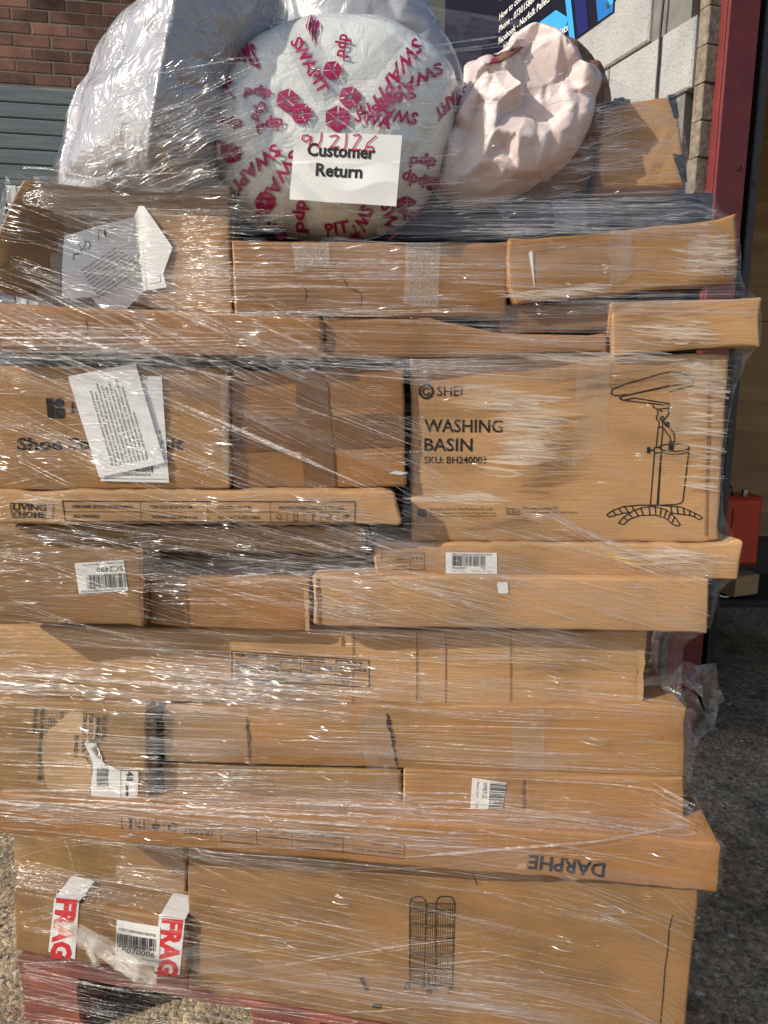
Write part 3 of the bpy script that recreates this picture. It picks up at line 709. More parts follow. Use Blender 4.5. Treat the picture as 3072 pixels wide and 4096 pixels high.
# ---- things inside the unit
M['orange'] = plain('orange_red_enamel', (0.50, 0.035, 0.008), 0.4, 0.5, noise_amt=0.12)
g0 = onlevel(2895, 2545)
ob = onplane(2940, 2260, 1.9)
oc = thing('fuel_can', 'orange red metal can with carrying handle in the dark unit', 'can', (ob.x, ob.y, ob.z))
pTL, pBR = onplane(2790, 1990, 1.9), onplane(3030, 2262, 1.9)
cw, ch = (pBR.x - pTL.x), (pTL.z - pBR.z); cc = (pTL + pBR) / 2
vf = boxvf(cc + Vector((0, 0.08, 0)), (1, 0, 0), (0, 0, 1), (0, -1, 0), cw / 2, ch / 2, 0.08, 0.014); mesh('body', vf[0], vf[1], M['orange'], oc)
hv = tube([Vector((cc.x + cw * x, 1.98, pTL.z + h)) for x, h in ((-0.3, -0.004), (-0.27, 0.03), (0.12, 0.035), (0.16, -0.004))], 0.007); mesh('handle', hv[0], hv[1], M['black'], oc, smooth=True)
hv = tube([Vector((cc.x + cw * 0.34, 1.98, pTL.z - 0.003)), Vector((cc.x + cw * 0.34, 1.98, pTL.z + 0.022))], 0.014, 10); mesh('cap', hv[0], hv[1], M['steel'], oc)
vf = boxvf(Vector((cc.x + cw * 0.05, 1.8995 - 0.001, cc.z + ch * 0.2)), (1, 0, 0), (0, 0, 1), (0, -1, 0), 0.002, ch * 0.13, 0.0015); mesh('seam', vf[0], vf[1], M['dark_gap'], oc)
M['timber'] = plain('pale_timber', (0.36, 0.23, 0.11), 0.8, 0.2, noise_amt=0.2)
t1, t2 = onplane(2935, 2300, 1.86), onplane(3040, 2395, 1.86)
vf = boxvf(Vector(((t1.x + t2.x) / 2 - 0.03, 1.98, (t1.z + t2.z) / 2)), Vector((0.93, 0.37, 0)).normalized(), (0, 0, 1), Vector((0.37, -0.93, 0)).normalized(), (t2.x - t1.x) * 0.55, (t1.z - t2.z) * 0.42, 0.11, 0.003)
mesh('timber_offcut', vf[0], vf[1], M['timber'], None, label='short pale timber block under the orange can', cat='timber', origin=((t1.x + t2.x) / 2, 1.98, t2.z))
# the bench the can and the offcut stand on
cst = thing('low_trolley', 'dark low trolley carrying the orange can just inside the doorway', 'trolley', (cc.x + 0.05, 2.0, 0.0))
deckz = t2.z - 0.003
vf = boxvf(Vector((cc.x + 0.22, 2.08, deckz - 0.02)), (1, 0, 0), (0, 0, 1), (0, -1, 0), 0.36, 0.018, 0.22, 0.004); mesh('deck', vf[0], vf[1], M['black'], cst)
for (x, y) in ((-0.1, 1.92), (0.52, 1.92), (-0.1, 2.24), (0.52, 2.24)):
    vf = boxvf(Vector((cc.x + x, y, (deckz - 0.04) / 2)), (1, 0, 0), (0, 0, 1), (0, -1, 0), 0.02, (deckz - 0.04) / 2, 0.02, 0.003); mesh('leg', vf[0], vf[1], M['black'], cst)
wl = onplane(2893, 2362, 1.9)
kk = thing('steel_ring', 'small shiny steel ring beside the timber block', 'ring', (wl.x, 1.9, wl.z - 0.03))
tv = tube([wl + Vector((0.034 * math.cos(t), 0.02 * math.sin(t), 0.024 * math.sin(t))) for t in [i * 2 * math.pi / 20 for i in range(21)]], 0.007, 6); mesh('rim', tv[0], tv[1], M['steel'], kk, smooth=True)

# ================================================================== PALLET
def pallet_mat():
    m, n, l, b = new_mat('red_stained_timber')
    tc = n.new('ShaderNodeTexCoord'); mp = node(n, 'ShaderNodeMapping'); mp.inputs['Scale'].default_value = (6, 40, 90); l.new(tc.outputs['Object'], mp.inputs[0])
    n1 = node(n, 'ShaderNodeTexNoise', Scale=1.0, Detail=6.0, Roughness=0.65, Distortion=0.5); l.new(mp.outputs[0], n1.inputs['Vector'])
    r = ramp(n, [(0.28, (0.10, 0.028, 0.02)), (0.5, (0.25, 0.062, 0.04)), (0.72, (0.33, 0.10, 0.065)), (0.85, (0.36, 0.19, 0.11))]); l.new(n1.outputs['Fac'], r.inputs[0])
    n2 = node(n, 'ShaderNodeTexNoise', Scale=9.0, Detail=4.0); l.new(tc.outputs['Object'], n2.inputs['Vector'])
    r2 = ramp(n, [(0.4, (0.45, 0.42, 0.4)), (0.62, (1, 1, 1))]); l.new(n2.outputs['Fac'], r2.inputs[0])
    mul = node(n, 'ShaderNodeMix', data_type='RGBA', blend_type='MULTIPLY'); mul.inputs[0].default_value = 0.8; l.new(r.outputs[0], mul.inputs[6]); l.new(r2.outputs[0], mul.inputs[7]); l.new(mul.outputs[2], b.inputs['Base Color'])
    b.inputs['Roughness'].default_value = 0.8; bp = node(n, 'ShaderNodeBump', Strength=0.5, Distance=0.003); l.new(n1.outputs['Fac'], bp.inputs['Height']); l.new(bp.outputs[0], b.inputs['Normal'])
    film_coat(n, l, b, 0.5); return m
M['pallet_red'] = pallet_mat()
PA = math.atan(-0.2); PU = Vector((math.cos(PA), math.sin(PA), 0)); PN = Vector((math.sin(PA), -math.cos(PA), 0))
PO = onplane(62, 3832, 0.0, -0.2); PO = Vector((PO.x, PO.y, 0)); PTOP = 0.156
pal = thing('timber_pallet', 'red stained timber pallet under the wrapped stack', 'pallet', PO)
def pp(u, w, z): return PO + PU * u - PN * w + ZV * z
def pbox(name, u0, u1, w0, w1, z0, z1, mat='pallet_red', bev=0.003, par=pal):
    vf = boxvf(pp((u0 + u1) / 2, (w0 + w1) / 2, (z0 + z1) / 2), PU, ZV, PN, (u1 - u0) / 2, (z1 - z0) / 2, (w1 - w0) / 2, bev); return mesh(name, vf[0], vf[1], M[mat], par)
for k, (w, wd_) in enumerate(((0, .145), (.18, .1), (.315, .1), (.45, .1), (.585, .1), (.72, .1), (.855, .145))): pbox('deck_board', 0, 1.2, w, w + wd_, PTOP - 0.022, PTOP)
for u in (0, .5275, 1.055): pbox('stringer_board', u, u + .145, 0.002, 0.998, PTOP - 0.040, PTOP - 0.0225)
blk = None
for u in (0, .5275, 1.055):
    b_ = pbox('bearer', u + .002, u + .143, 0.003, 0.997, PTOP - 0.136, PTOP - 0.0405, bev=0.005); blk = blk or b_
for u in (0, .5275, 1.055): pbox('base_board', u, u + .145, 0.002, 0.998, PTOP - 0.155, PTOP - 0.1365)

# ================================================================== THE BOXES, from the pallet up
G = 'cardboard boxes wrapped on the pallet'
def box(label, quad, a, b, **kw): return Carton('cardboard_box', label, quad, a, b, group=G, **kw)

# --- bottom: big box with the rack drawing
z26 = Zm(850, 3300, 0.663)
B26 = box('largest bottom box with rack drawing, right of the red tape box', [(748, 3330), (2800, 3560), (2722, 4300), (752, 3958)], 0.0, -0.2, depth=0.55, mat='kraft_deep', r=0.006, amp=0.003)
p = Print(B26.face)
for (x0, x1) in ((1190, 1290), (1350, 1462)):          # hoop tops
    p.line(z26([(x0, 950), (x0, 470), (x0 + 12, 442), (x0 + 35, 432), (x1 - 30, 434), (x1 - 8, 450), (x1, 480), (x1 - 12, 960)]), 5.5)
for t, (ya, yb) in enumerate(((462, 500), (515, 590), (600, 668), (685, 762), (775, 850), (865, 940))):
    for (x0, x1, dy) in ((1195, 1288, 0), (1292, 1348, 8), (1355, 1455, 10)):
        p.line(z26([(x0, ya + dy), (x1, ya + dy + 6)]), 3.2); p.line(z26([(x0, yb + dy), (x1, yb + dy + 8)]), 3.6)
        k = 7 if x1 - x0 > 70 else 4
        for i in range(k): xx = x0 + (x1 - x0) * (i + 0.5) / k; p.line(z26([(xx, ya + dy), (xx, yb + dy + 3)]), 2.2)
    p.line(z26([(1195, yb), (1310, yb + 30), (1452, yb + 6)]), 3.0)
for (x, y) in ((1178, 962), (1275, 955), (1308, 996), (1340, 965), (1436, 990)):
    p.line(z26([(x - 12, y - 12), (x + 12, y - 12), (x + 14, y + 14), (x - 14, y + 14)]), 4.5, closed=True); p.line(z26([(x, y - 30), (x, y)]), 4)
p.line(z26([(1308, 880), (1308, 985)]), 4)
p.build('rack_drawing', M['ink_grey'], B26.o)
for pts_, w_ in (([(1560, 270), (1600, 272)], 7), ([(1568, 275), (1580, 320), (1595, 362)], 4), ([(900, 920), (935, 985)], 16), ([(975, 1085), (1015, 1090)], 18)):
    p = Print(B26.face); p.line(z26(pts_), w_); p.build('dark_scuff', M['dark_gap'], B26.o)
p = Print(B26.face); p.line([(2690, 3660), (2676, 3720), (2672, 3800), (2660, 3880), (2652, 3990), (2640, 4090)], 5); p.build('edge_split', M['dark_gap'], B26.o)

# --- bottom left: tape box, and the recessed box above it
z25 = Zm(0, 3250, 0.603)
B25 = box('squat bottom left box with white and red fragile tape strips', [(52, 3568), (742, 3680), (750, 3920), (62, 3800)], -0.015, -0.2, depth=0.5, mat='kraft_deep', r=0.0065, amp=0.003)
B24 = box('brown box at left, between the long flat box and the tape box', [(48, 3240), (742, 3330), (745, 3600), (60, 3560)], 0.065, -0.18, depth=0.45, mat='kraft_olive', amp=0.003)
t_ = patch(B25.face, z25([(366, 560), (530, 592), (508, 960), (332, 910)]), M['tape_white'], B25.o, 'fragile_tape', off=0.0014)
p = Print(B25.face, 0.0019); p.text('FRAG', *z25([(388, 560)])[0], 74, 95, bold=0.05, width=240); p.build('lettering', M['red_print'], t_)
t_ = patch(B25.face, z25([(1062, 675), (1232, 705), (1195, 1075), (1025, 1050)]), M['tape_white'], B25.o, 'fragile_tape', off=0.0014)
p = Print(B25.face, 0.0019); p.text('FRAG', *z25([(1092, 690)])[0], 74, 96, bold=0.05, width=235); p.build('lettering', M['red_print'], t_)
# tape folded over the top edge
for (q0, q1) in (((372, 556), (528, 590)), ((1068, 672), (1230, 704))):
    c0, c1 = [B25.face.pt(*B25.face.sz(*z25([q])[0]), 0.001) for q in (q0, q1)]
    n_ = B25.face.N; mesh('tape_fold', [c0, c1, c1 - n_ * 0.055 + ZV * 0.006, c0 - n_ * 0.055 + ZV * 0.006], [(0, 1, 2, 3)], M['tape_white'], B25.o)
lb = patch(B25.face, z25([(782, 700), (1072, 745), (1058, 1020), (768, 975)]), M['sticker'], B25.o, 'label_sticker', off=0.0024)
p = Print(B25.face, 0.0029); p.barcode(z25([(785, 792), (1050, 830), (1045, 915), (780, 875)]), 40, 3)
p.text('01305CGBE09208332BE0926', *z25([(790, 772)])[0], 11, 9, width=152); p.text('FB070006', *z25([(782, 912)])[0], 22, 10, width=150); p.text('Made in China', *z25([(782, 942)])[0], 8, 10, width=52); p.text('Please save this label', *z25([(945, 968)])[0], 8, 10, width=68)
p.build('lettering', M['ink'], lb)
p = Print(B24.face); p.line([(90, 3560), (300, 3575)], 5); p.build('crease_mark', M['dark_gap'], B24.o)

# --- long flat box with upside down print
z23 = Zm(1850, 3300, 0.7366); z23l = Zm(0, 2700, 0.663); z23m = Zm(850, 3300, 0.663)
B23 = box('long flat box across the lower stack with large upside down word', [(-60, 3172), (2885, 3375), (2878, 3568), (-40, 3330)], -0.055, -0.1, depth=0.6, mat='kraft_warm', r=0.005, amp=0.003, crush=0.006)
p = Print(B23.face); p.text('DARPHE', 2424, 3458, 54, 187, width=312, bold=0.03)
p.build('large_print', M['ink'], B23.o)
p = Print(B23.face)
p.line([(490, 3262), (490, 3312)], 3); p.line([(890, 3296), (1618, 3374), (1616, 3434), (884, 3362), (884, 3296)], 2.6)
p.line([(885, 3328), (1616, 3404)], 2, dash=9)
for x in (1026, 1166, 1372): y = 3296 + (x - 884) * 0.1065; p.line([(x, y), (x, y + 66)], 2.6)
p.text('FRAGILE', 852, 3322, 22, 186, width=118, bold=0.015); p.text('PLEASE HANDLE WITH CARE', 850, 3298, 6, 186, width=120)
for (t, x, y, w) in (('CTN QTY: 1PC/CTN', 1014, 3352, 112), ('G.W: 14.0KGS', 1155, 3360, 84), ('N.W: 12.0KGS', 1155, 3336, 84), ('ITEM COLOUR: ANTHRACITE', 1362, 3388, 178), ('PACKING SIZE: 123X49X4CM', 1362, 3358, 178), ('ITEM NAME: ONE SHEET', 1606, 3420, 200), ('SKU:        PL1332', 1606, 3392, 120)): p.text(t, x, y - 10, 10, 186, width=w)
# handling symbols: glass, arrows, umbrella, recycling
p.poly([(516, 3268), (532, 3270), (530, 3290), (520, 3289)]); p.poly([(520, 3292), (530, 3293), (533, 3312), (516, 3310)])
for x in (560, 578): p.line([(x, 3275), (x, 3310)], 4); p.poly([(x - 8, 3300), (x + 8, 3302), (x, 3316)])
p.poly([(608, 3290), (642, 3294), (636, 3312), (622, 3316), (612, 3308)]); p.line([(626, 3270), (626, 3292)], 3)
for t in (0, 120, 240): p.arc(692, 3306, 16, 16, t + 15, t + 95, 7, 5)
for x in (546, 596, 658): p.line([(x, 3272), (x, 3318)], 2.2)
p.build('small_print', M['ink_grey'], B23.o)
polypatch(B23.face, z23([(285, 235), (310, 205), (350, 200), (345, 235), (315, 240)]), M['kraft_bare'], B23.o, 'torn_hole', off=0.0015)

# --- rows above: three boxes with tape
B22a = box('long box with three brown tape bands above the lower barcode box', [(648, 2826), (2738, 2822), (2742, 3112), (655, 3045)], 0.0, -0.065, depth=0.5, mat='kraft')
B22b = box('lower left long box resting on the flat box', [(648, 3052), (1606, 3084), (1604, 3300), (655, 3260)], 0.004, -0.065, depth=0.5, mat='kraft_olive')
B22c = box('lower right long box carrying the tall number barcode label', [(1612, 3080), (2740, 3118), (2738, 3372), (1610, 3312)], -0.008, -0.065, depth=0.5, mat='kraft')
for (q, bx) in (([(655, 2830), (990, 2835), (1000, 3050), (665, 3040)], B22a), ([(1430, 2845), (1555, 2848), (1590, 3080), (1465, 3078)], B22a), ([(2050, 2880), (2180, 2885), (2178, 3088), (2055, 3085)], B22a), ([(880, 3062), (1000, 3066), (1000, 3270), (885, 3266)], B22b), ([(1500, 3085), (1590, 3088), (1600, 3290), (1520, 3285)], B22b), ([(2090, 3112), (2100, 3112), (2096, 3330), (2086, 3330)], B22c)):
    patch(bx.face, q, M['tape_brown'] if q[1][0] - q[0][0] < 20 else M['tape_clear'], bx.o, 'tape', ragged=0.003)
patch(B22a.face, [(1543, 2850), (1556, 2855), (1588, 3062), (1582, 3045)], M['dark_gap'], B22a.o, 'torn_flap', off=0.0016, ragged=0.006)
patch(B22a.face, [(984, 2862), (992, 2868), (1000, 3040), (994, 3030)], M['tape_brown'], B22a.o, 'torn_flap', off=0.0016, ragged=0.006)
lb = patch(B22c.face, [(1889, 3112), (2026, 3132), (1996, 3304), (1876, 3296)], M['sticker'], B22c.o, 'label_sticker', off=0.0012)
p = Print(B22c.face, 0.0018); p.barcode([(2024, 3135), (1998, 3280), (1950, 3282), (1960, 3130)], 32, 8); p.text('VM0722', 1932, 3130, 17, 93, width=62); p.text('209', 1928, 3248, 17, 95, width=34); p.text('Made in China', 1908, 3128, 8, 93, width=62); p.text('Please save this label', 1905, 3206, 8, 94, width=84)
p.build('lettering', M['ink'], lb)
# left box with sideways print and the torn label
z21 = Zm(0, 2700, 0.663)
B21 = box('left box with sideways print, bare patch and torn white label', [(-70, 2800), (586, 2822), (592, 3236), (-40, 3192)], -0.02, -0.065, depth=0.5, mat='kraft_olive')
polypatch(B21.face, z21([(245, 380), (440, 212), (560, 240), (600, 270), (560, 400), (520, 500), (552, 560), (548, 715), (300, 690), (270, 560)]), M['kraft_bare'], B21.o, 'bare_patch', off=0.0013, jag=5, label='paler torn patch of bare cardboard')
for (t, x, y, c, w) in (('Made in China', 205, 190, 13, 108), ('FRAGILE: PLEASE HANDLE WITH CARE', 247, 195, 13, 300), ('G.W', 366, 212, 16, 30), ('ZE: 40x27x1', 455, 355, 15, 90), ('ITEM SIZE: 37.7x25.7x111', 505, 230, 15, 178), ('ITEM COLOUR:', 542, 232, 16, 118), ('ITEM NAME: S', 582, 238, 16, 112), ('SKU: SC1803', 622, 240, 16, 104)): p = Print(B21.face, 0.0018); p.text(t, *z21([(x, y)])[0], c, 92, width=w, bold=0.03); p.build('sideways_print', M['ink'], B21.o)
p = Print(B21.face, 0.0018)
for x in (308, 330): p.line(z21([(x, 258), (x + 2, 300)]), 5); 
p.line(z21([(296, 258), (300, 304)]), 4)
p.build('arrow_print', M['ink'], B21.o)
lb = polypatch(B21.face, z21([(515, 405), (588, 408), (608, 515), (668, 540), (735, 570), (840, 575), (834, 738), (556, 720), (566, 520)]), M['sticker'], B21.o, 'torn_label', off=0.0024, jag=2)
p = Print(B21.face, 0.0029); p.barcode(z21([(660, 552), (660, 662), (590, 662), (590, 552)]), 34, 12); p.text('48', *z21([(770, 572)])[0], 26, 92, width=40, bold=0.03); p.poly(z21([(764, 655), (780, 655), (780, 722), (764, 722)])); p.line(z21([(735, 575), (735, 735)]), 2)
p.build('lettering', M['ink'], lb)

# --- shoe cabinet box
B20 = box('wide box printed with an item name and size table', [(-70, 2505), (2600, 2528), (2565, 2862), (-50, 2790)], 0.012, -0.05, depth=0.55, mat='kraft_pale', r=0.0065, amp=0.003)
patch(B20.face, [(2552, 2545), (2582, 2550), (2570, 2842), (2548, 2838)], M['kraft_bare'], B20.o, 'worn_edge', ragged=0.004, n=12)
p = Print(B20.face)
p.line([(928, 2603), (1476, 2644), (1476, 2753), (928, 2713)], 4.5, closed=True); p.line([(1203, 2624), (1203, 2732)], 2.6, dash=9)
for k in (1, 2, 3): p.line([(930, 2603 + k * 27.4), (1474, 2644 + k * 27.3)], 2.4, dash=7)
for k, (a1, a2, b1, b2) in enumerate((('ITEM NAME:', 'SHOE CABINET', 'ITEM SIZE:', '82X26X104CM'), ('SKU:', 'SC2117', 'PACKING SIZE:', '113X33X13.5CM'), ('ITEM COLOUR:', 'WARM WHITE', 'G.W:', '15.7KG'), ('CTN QTY:', '1PC/CTN', 'N.W:', '14.7KG'))):
    y = 2624 + k * 27.4
    for (t, x, kx) in ((a1, 942, 9.6), (a2, 1066, 10.2), (b1, 1212, 9.0), (b2, 1340, 9.6)): p.text(t, x, y + (x - 928) * 0.075, 14, 4.3, width=kx * len(t), bold=0.03)
p.build('item_table', M['ink_grey'], B20.o)
patch(B20.face, [(1690, 2536), (1790, 2538), (1776, 2600), (1690, 2596)], M['tape_clear'], B20.o, 'tape', ragged=0.002)
for x in (1410, 1664, 1780, 2040): patch(B20.face, [(x, 2530), (x + 5, 2530), (x + 3, 2840), (x - 1, 2840)], M['kraft_dark'], B20.o, 'fold_line', n=6, off=0.0012)

# --- middle rows
B19 = box('plain long box under the thin barcode box at right', [(1250, 2300), (2838, 2318), (2832, 2532), (1262, 2505)], -0.03, -0.035, depth=0.5, mat='kraft_pale')
patch(B19.face, [(1988, 2328), (2030, 2326), (2034, 2374), (1992, 2372)], M['sticker'], B19.o, 'small_sticker', ragged=0.002)
patch(B19.face, [(1266, 2310), (1280, 2310), (1286, 2500), (1270, 2498)], M['tape_brown'], B19.o, 'edge_tape', ragged=0.003)
B18 = box('thin long box with the wide barcode label under the basin box', [(1490, 2172), (2955, 2178), (2950, 2318), (1494, 2306)], -0.012, -0.035, depth=0.5, mat='kraft_pale', crush=0.006)
z18 = Zm(1100, 2100, 0.663)
lb = patch(B18.face, z18([(1030, 163), (1338, 166), (1340, 292), (1030, 290)]), M['sticker'], B18.o, 'label_sticker', off=0.0012)
p = Print(B18.face, 0.0018); p.barcode(z18([(1066, 182), (1270, 184), (1270, 246), (1066, 244)]), 44, 21); p.text('00061CGBE04182092BE0432-0078', *z18([(1066, 180)])[0], 8, 0.5, width=158); p.text('WH0907', *z18([(1066, 264)])[0], 10, 0.5, width=56); p.text('78', *z18([(1240, 264)])[0], 10, 0.5, width=15); p.text('Made in China', *z18([(1066, 278)])[0], 5, 0.5, width=54); p.text('Please save this label', *z18([(1185, 278)])[0], 5, 0.5, width=82)
p.build('lettering', M['ink'], lb)
p = Print(B18.face); p.line(z18([(642, 170), (900, 168), (900, 270), (642, 268)]), 2, closed=True); p.line(z18([(815, 170), (815, 268)]), 2)
for k in range(4): p.text(('ITEM SIZE', '62X26X34CM', 'G.W 9KG', 'N.W 8KG')[k], *z18([(735, 188 + k * 22)])[0], 6, 0, width=44)
for k in range(3): p.poly(z18([(826 + k * 24, 196), (838 + k * 24, 196), (835 + k * 24, 208), (829 + k * 24, 208)]))
p.build('small_print', M['ink_grey'], B18.o)
M['yellow_tape'] = plain('yellow_tape', (0.55, 0.33, 0.06), 0.4, film=True)
polypatch(B18.face, Zm(2000, 2100, 0.646)([(650, 172), (700, 178), (800, 205), (850, 240), (905, 275), (830, 262), (740, 225), (665, 192)]), M['yellow_tape'], B18.o, 'yellow_tape', off=0.0016)

B17 = box('box set back beside the white barcode box, brown tape at its end', [(596, 2300), (1238, 2318), (1242, 2530), (598, 2505)], -0.012, -0.03, depth=0.45, mat='kraft_warm')
patch(B17.face, [(1215, 2325), (1232, 2325), (1238, 2524), (1222, 2522)], M['kraft_bare'], B17.o, 'worn_edge', ragged=0.003)
B17b = box('dark set back box in the gap above the brown taped box', [(596, 2190), (1480, 2200), (1480, 2320), (596, 2310)], 0.075, -0.02, depth=0.3, mat='kraft_dark')  # added to fill the recess, dark card stands in for its shadow
z16 = Zm(0, 2080, 0.7233)
B16 = box('left box with upside down white barcode label', [(-70, 2178), (566, 2192), (572, 2498), (-60, 2498)], -0.03, 0.0, depth=0.5, mat='kraft_deep')
lb = patch(B16.face, z16([(413, 238), (683, 220), (708, 390), (437, 408)]), M['sticker'], B16.o, 'label_sticker', off=0.0012)
p = Print(B16.face, 0.0018); p.barcode(z16([(478, 304), (690, 292), (697, 368), (484, 382)]), 40, 31)
p.text('SC2490', *z16([(678, 252)])[0], 21, 176.5, width=104); p.text('Made in China', *z16([(680, 230)])[0], 7, 176.5, width=64); p.text('Please save this', *z16([(548, 240)])[0], 7, 176.5, width=66); p.text('00037CGBE091218038E0928 2534', *z16([(696, 373)])[0], 8, 176, width=178)
p.build('lettering', M['ink'], lb)
patch(B16.face, [(552, 2200), (572, 2200), (576, 2490), (560, 2490)], M['tape_brown'], B16.o, 'edge_tape', ragged=0.003)

B15 = box('thin unprinted box under the long printed mirror box', [(-70, 2102), (1476, 2108), (1476, 2212), (-60, 2206)], -0.012, 0.03, depth=0.5, mat='kraft_olive')
patch(B15.face, [(1456, 2110), (1472, 2110), (1474, 2206), (1460, 2206)], M['dark_gap'], B15.o, 'edge_split', ragged=0.003)
z14 = Zm(0, 1350, 0.603); z14b = Zm(850, 1350, 0.603)
B14 = box('long flat mirror box with printed border table and house logo', [(-70, 1962), (1598, 1966), (1590, 2102), (-60, 2098)], -0.045, 0.035, depth=0.6, mat='kraft_pale', r=0.006, crush=0.008)
p = Print(B14.face)
p.line(z14([(66, 1097), (350, 1110), (350, 1200), (80, 1192)]), 3.2, closed=True); p.text('LIVING', *z14([(84, 1142)])[0], 24, 2, width=134, bold=0.02); p.text('HOME', *z14([(122, 1190)])[0], 23, 2, width=108, bold=0.02)
p.line(z14([(86, 1176), (108, 1150), (132, 1172)]), 4); p.line(z14([(94, 1172), (94, 1190), (122, 1190)]), 3)
p.line([(250, 2004), (1420, 2006), (1420, 2089), (262, 2084)], 4.2, closed=True); p.line([(256, 2046), (1418, 2047)], 2.4, dash=8)
for x in (562, 830, 1080): p.line([(x, 2005), (x + 3, 2086)], 2.6, dash=9)
for (t, x, y, w) in (('ITEM NAME: BEVELED SILVER MIRROR', 290, 2031, 244), ('SKU: FW495005', 294, 2070, 104), ('ITEM SIZE: 60*60*0.5 CM', 601, 2033, 168), ('PACKING SIZE: 65*65*4 CM', 608, 2073, 182), ('CTN QTY: 1 PC/CTN', 869, 2034, 134), ('N.W. / G.W: 3.1KG / 4.3KG', 874, 2074, 166), ('FRAGILE: PLEASE HANDLE WITH CARE', 1116, 2036, 262)): p.text(t, x, y, 12, 0.3, width=w, bold=0.025)
for k, x in enumerate((1148, 1216, 1284, 1352)): p.line([(x, 2048), (x, 2086)], 2.2)
for t in (0, 120, 240): p.arc(1116, 2067, 9, 9, t + 15, t + 95, 4, 4)
for x in (1176, 1190): p.line([(x, 2078), (x, 2062)], 3); p.poly([(x - 5, 2064), (x, 2056), (x + 5, 2064)])
p.line([(1170, 2081), (1196, 2081)], 2.5)
p.poly([(1244, 2056), (1258, 2056), (1254, 2068), (1248, 2068)]); p.line([(1251, 2066), (1251, 2080)], 2.6); p.line([(1245, 2080), (1257, 2080)], 2.6)
p.poly([(1308, 2058), (1330, 2058), (1326, 2070), (1312, 2070)]); p.line([(1304, 2062), (1310, 2078), (1328, 2078), (1334, 2062)], 3)
p.arc(1386, 2068, 12, 10, 180, 360, 4, 8); p.poly([(1374, 2068), (1380, 2059), (1392, 2059), (1398, 2068)]); p.line([(1386, 2066), (1386, 2080)], 2.5)
p.build('border_table', M['ink_grey'], B14.o)
patch(B14.face, [(186, 2012), (214, 2013), (214, 2076), (186, 2074)], M['tape_clear'], B14.o, 'tape')

# --- big washing basin box
z13 = Zm(1700, 1350, 0.827)
B13 = box('big box with washing basin drawing on the right of the stack', [(1640, 1420), (2922, 1412), (2872, 2172), (1646, 2166)], 0.0, -0.035, depth=0.5, mat='kraft_pale', r=0.0065, amp=0.003)
p = Print(B13.face)
p.text('WASHING', 1697, 1727, 50, 0.5, width=312, bold=0.012); p.text('BASIN', 1697, 1803, 50, 0.5, width=192, bold=0.012); p.text('SKU: BH240003', 1697, 1853, 27, 0, width=248, bold=0.006)
p.build('large_print', M['ink'], B13.o); p = Print(B13.face)
p.arc(1705, 1566, 26, 26, 0, 360, 10, 28); p.arc(1705, 1566, 13, 13, 20, 320, 7, 18); p.text('SHEI', 1748, 1584, 40, 0, width=100, bold=0.004)
p.build('maker_logo', M['ink'], B13.o)
p = Print(B13.face)
for (t, x, y, c, w) in (('Guangzhou Kuren Hair Products Co., Ltd', 1716, 2040, 11, 250), ('No. 1, Penzheng North Road, Central Village, Shiling Town,', 1716, 2054, 7, 268), ('Huadu District Guangzhou City, Guangdong Province, China', 1716, 2066, 7, 268), ('SYL Moda Trading LTD', 2088, 2036, 11, 142), ('Po Box 148, Manchester, M26, United Kingdom', 2088, 2052, 7, 220)): p.text(t, x, y, c, 0, width=w)
p.line([(2027, 2034), (2078, 2034), (2078, 2056), (2027, 2056)], 2, closed=True); p.line([(2050, 2034), (2050, 2056)], 2); p.text('EC', 2031, 2051, 9, 0, width=15); p.text('REP', 2054, 2051, 9, 0, width=20)
p.poly([(1670, 2036), (1706, 2036), (1706, 2066), (1670, 2066)])
p.build('small_print', M['ink_grey'], B13.o)
p = Print(B13.face); L = lambda pts, w=4.2, **k: p.line(z13(pts), w, **k)
L([(898, 270), (905, 250), (960, 228), (1150, 172), (1190, 166), (1240, 170), (1290, 192), (1300, 215), (1296, 232), (1180, 262)])
L([(898, 270), (915, 280), (990, 275), (1180, 232)]); L([(940, 296), (950, 284), (1180, 236), (1292, 216)]); L([(940, 296), (955, 303), (1185, 328)]); L([(955, 303), (1010, 292), (1185, 320)])
L([(935, 285), (955, 302)]); L([(1100, 325), (1105, 338), (1125, 346), (1175, 342), (1180, 330)])
L([(1122, 346), (1126, 372), (1118, 380), (1120, 398), (1130, 404), (1132, 432)]); L([(1176, 342), (1180, 365), (1162, 392), (1148, 408), (1148, 432)])
p.arc(*z13([(1146, 392)])[0], 9, 9, 0, 360, 3.5, 14); p.arc(*z13([(1146, 392)])[0], 4, 4, 0, 360, 3, 10); p.arc(*z13([(1140, 354)])[0], 4, 4, 0, 360, 3, 8)
L([(1128, 432), (1150, 434)]); L([(1128, 432), (1118, 532)]); L([(1150, 434), (1142, 532)])
L([(1154, 408), (1172, 420), (1180, 436), (1204, 462), (1207, 486), (1206, 504)]); L([(1156, 440), (1168, 462), (1186, 480), (1187, 504)])
p.poly(z13([(1180, 502), (1206, 502), (1202, 545), (1178, 545)])); p.poly(z13([(1150, 408), (1182, 408), (1182, 438), (1162, 430)]))
p.arc(*z13([(1205, 532)])[0], 60, 15, 0, 360, 4.2, 30); p.arc(*z13([(1208, 545)])[0], 56, 16, 10, 165, 3, 16)
L([(1277, 540), (1248, 790), (1236, 802), (1215, 808), (1140, 812)]); L([(1144, 560), (1130, 805)])
L([(1108, 534), (1142, 530), (1146, 556), (1110, 560)], closed=True); p.poly(z13([(1074, 530), (1090, 530), (1090, 560), (1074, 560)])); L([(1090, 545), (1108, 546)], 6)
L([(1110, 562), (1092, 812)]); L([(1142, 560), (1124, 812)])
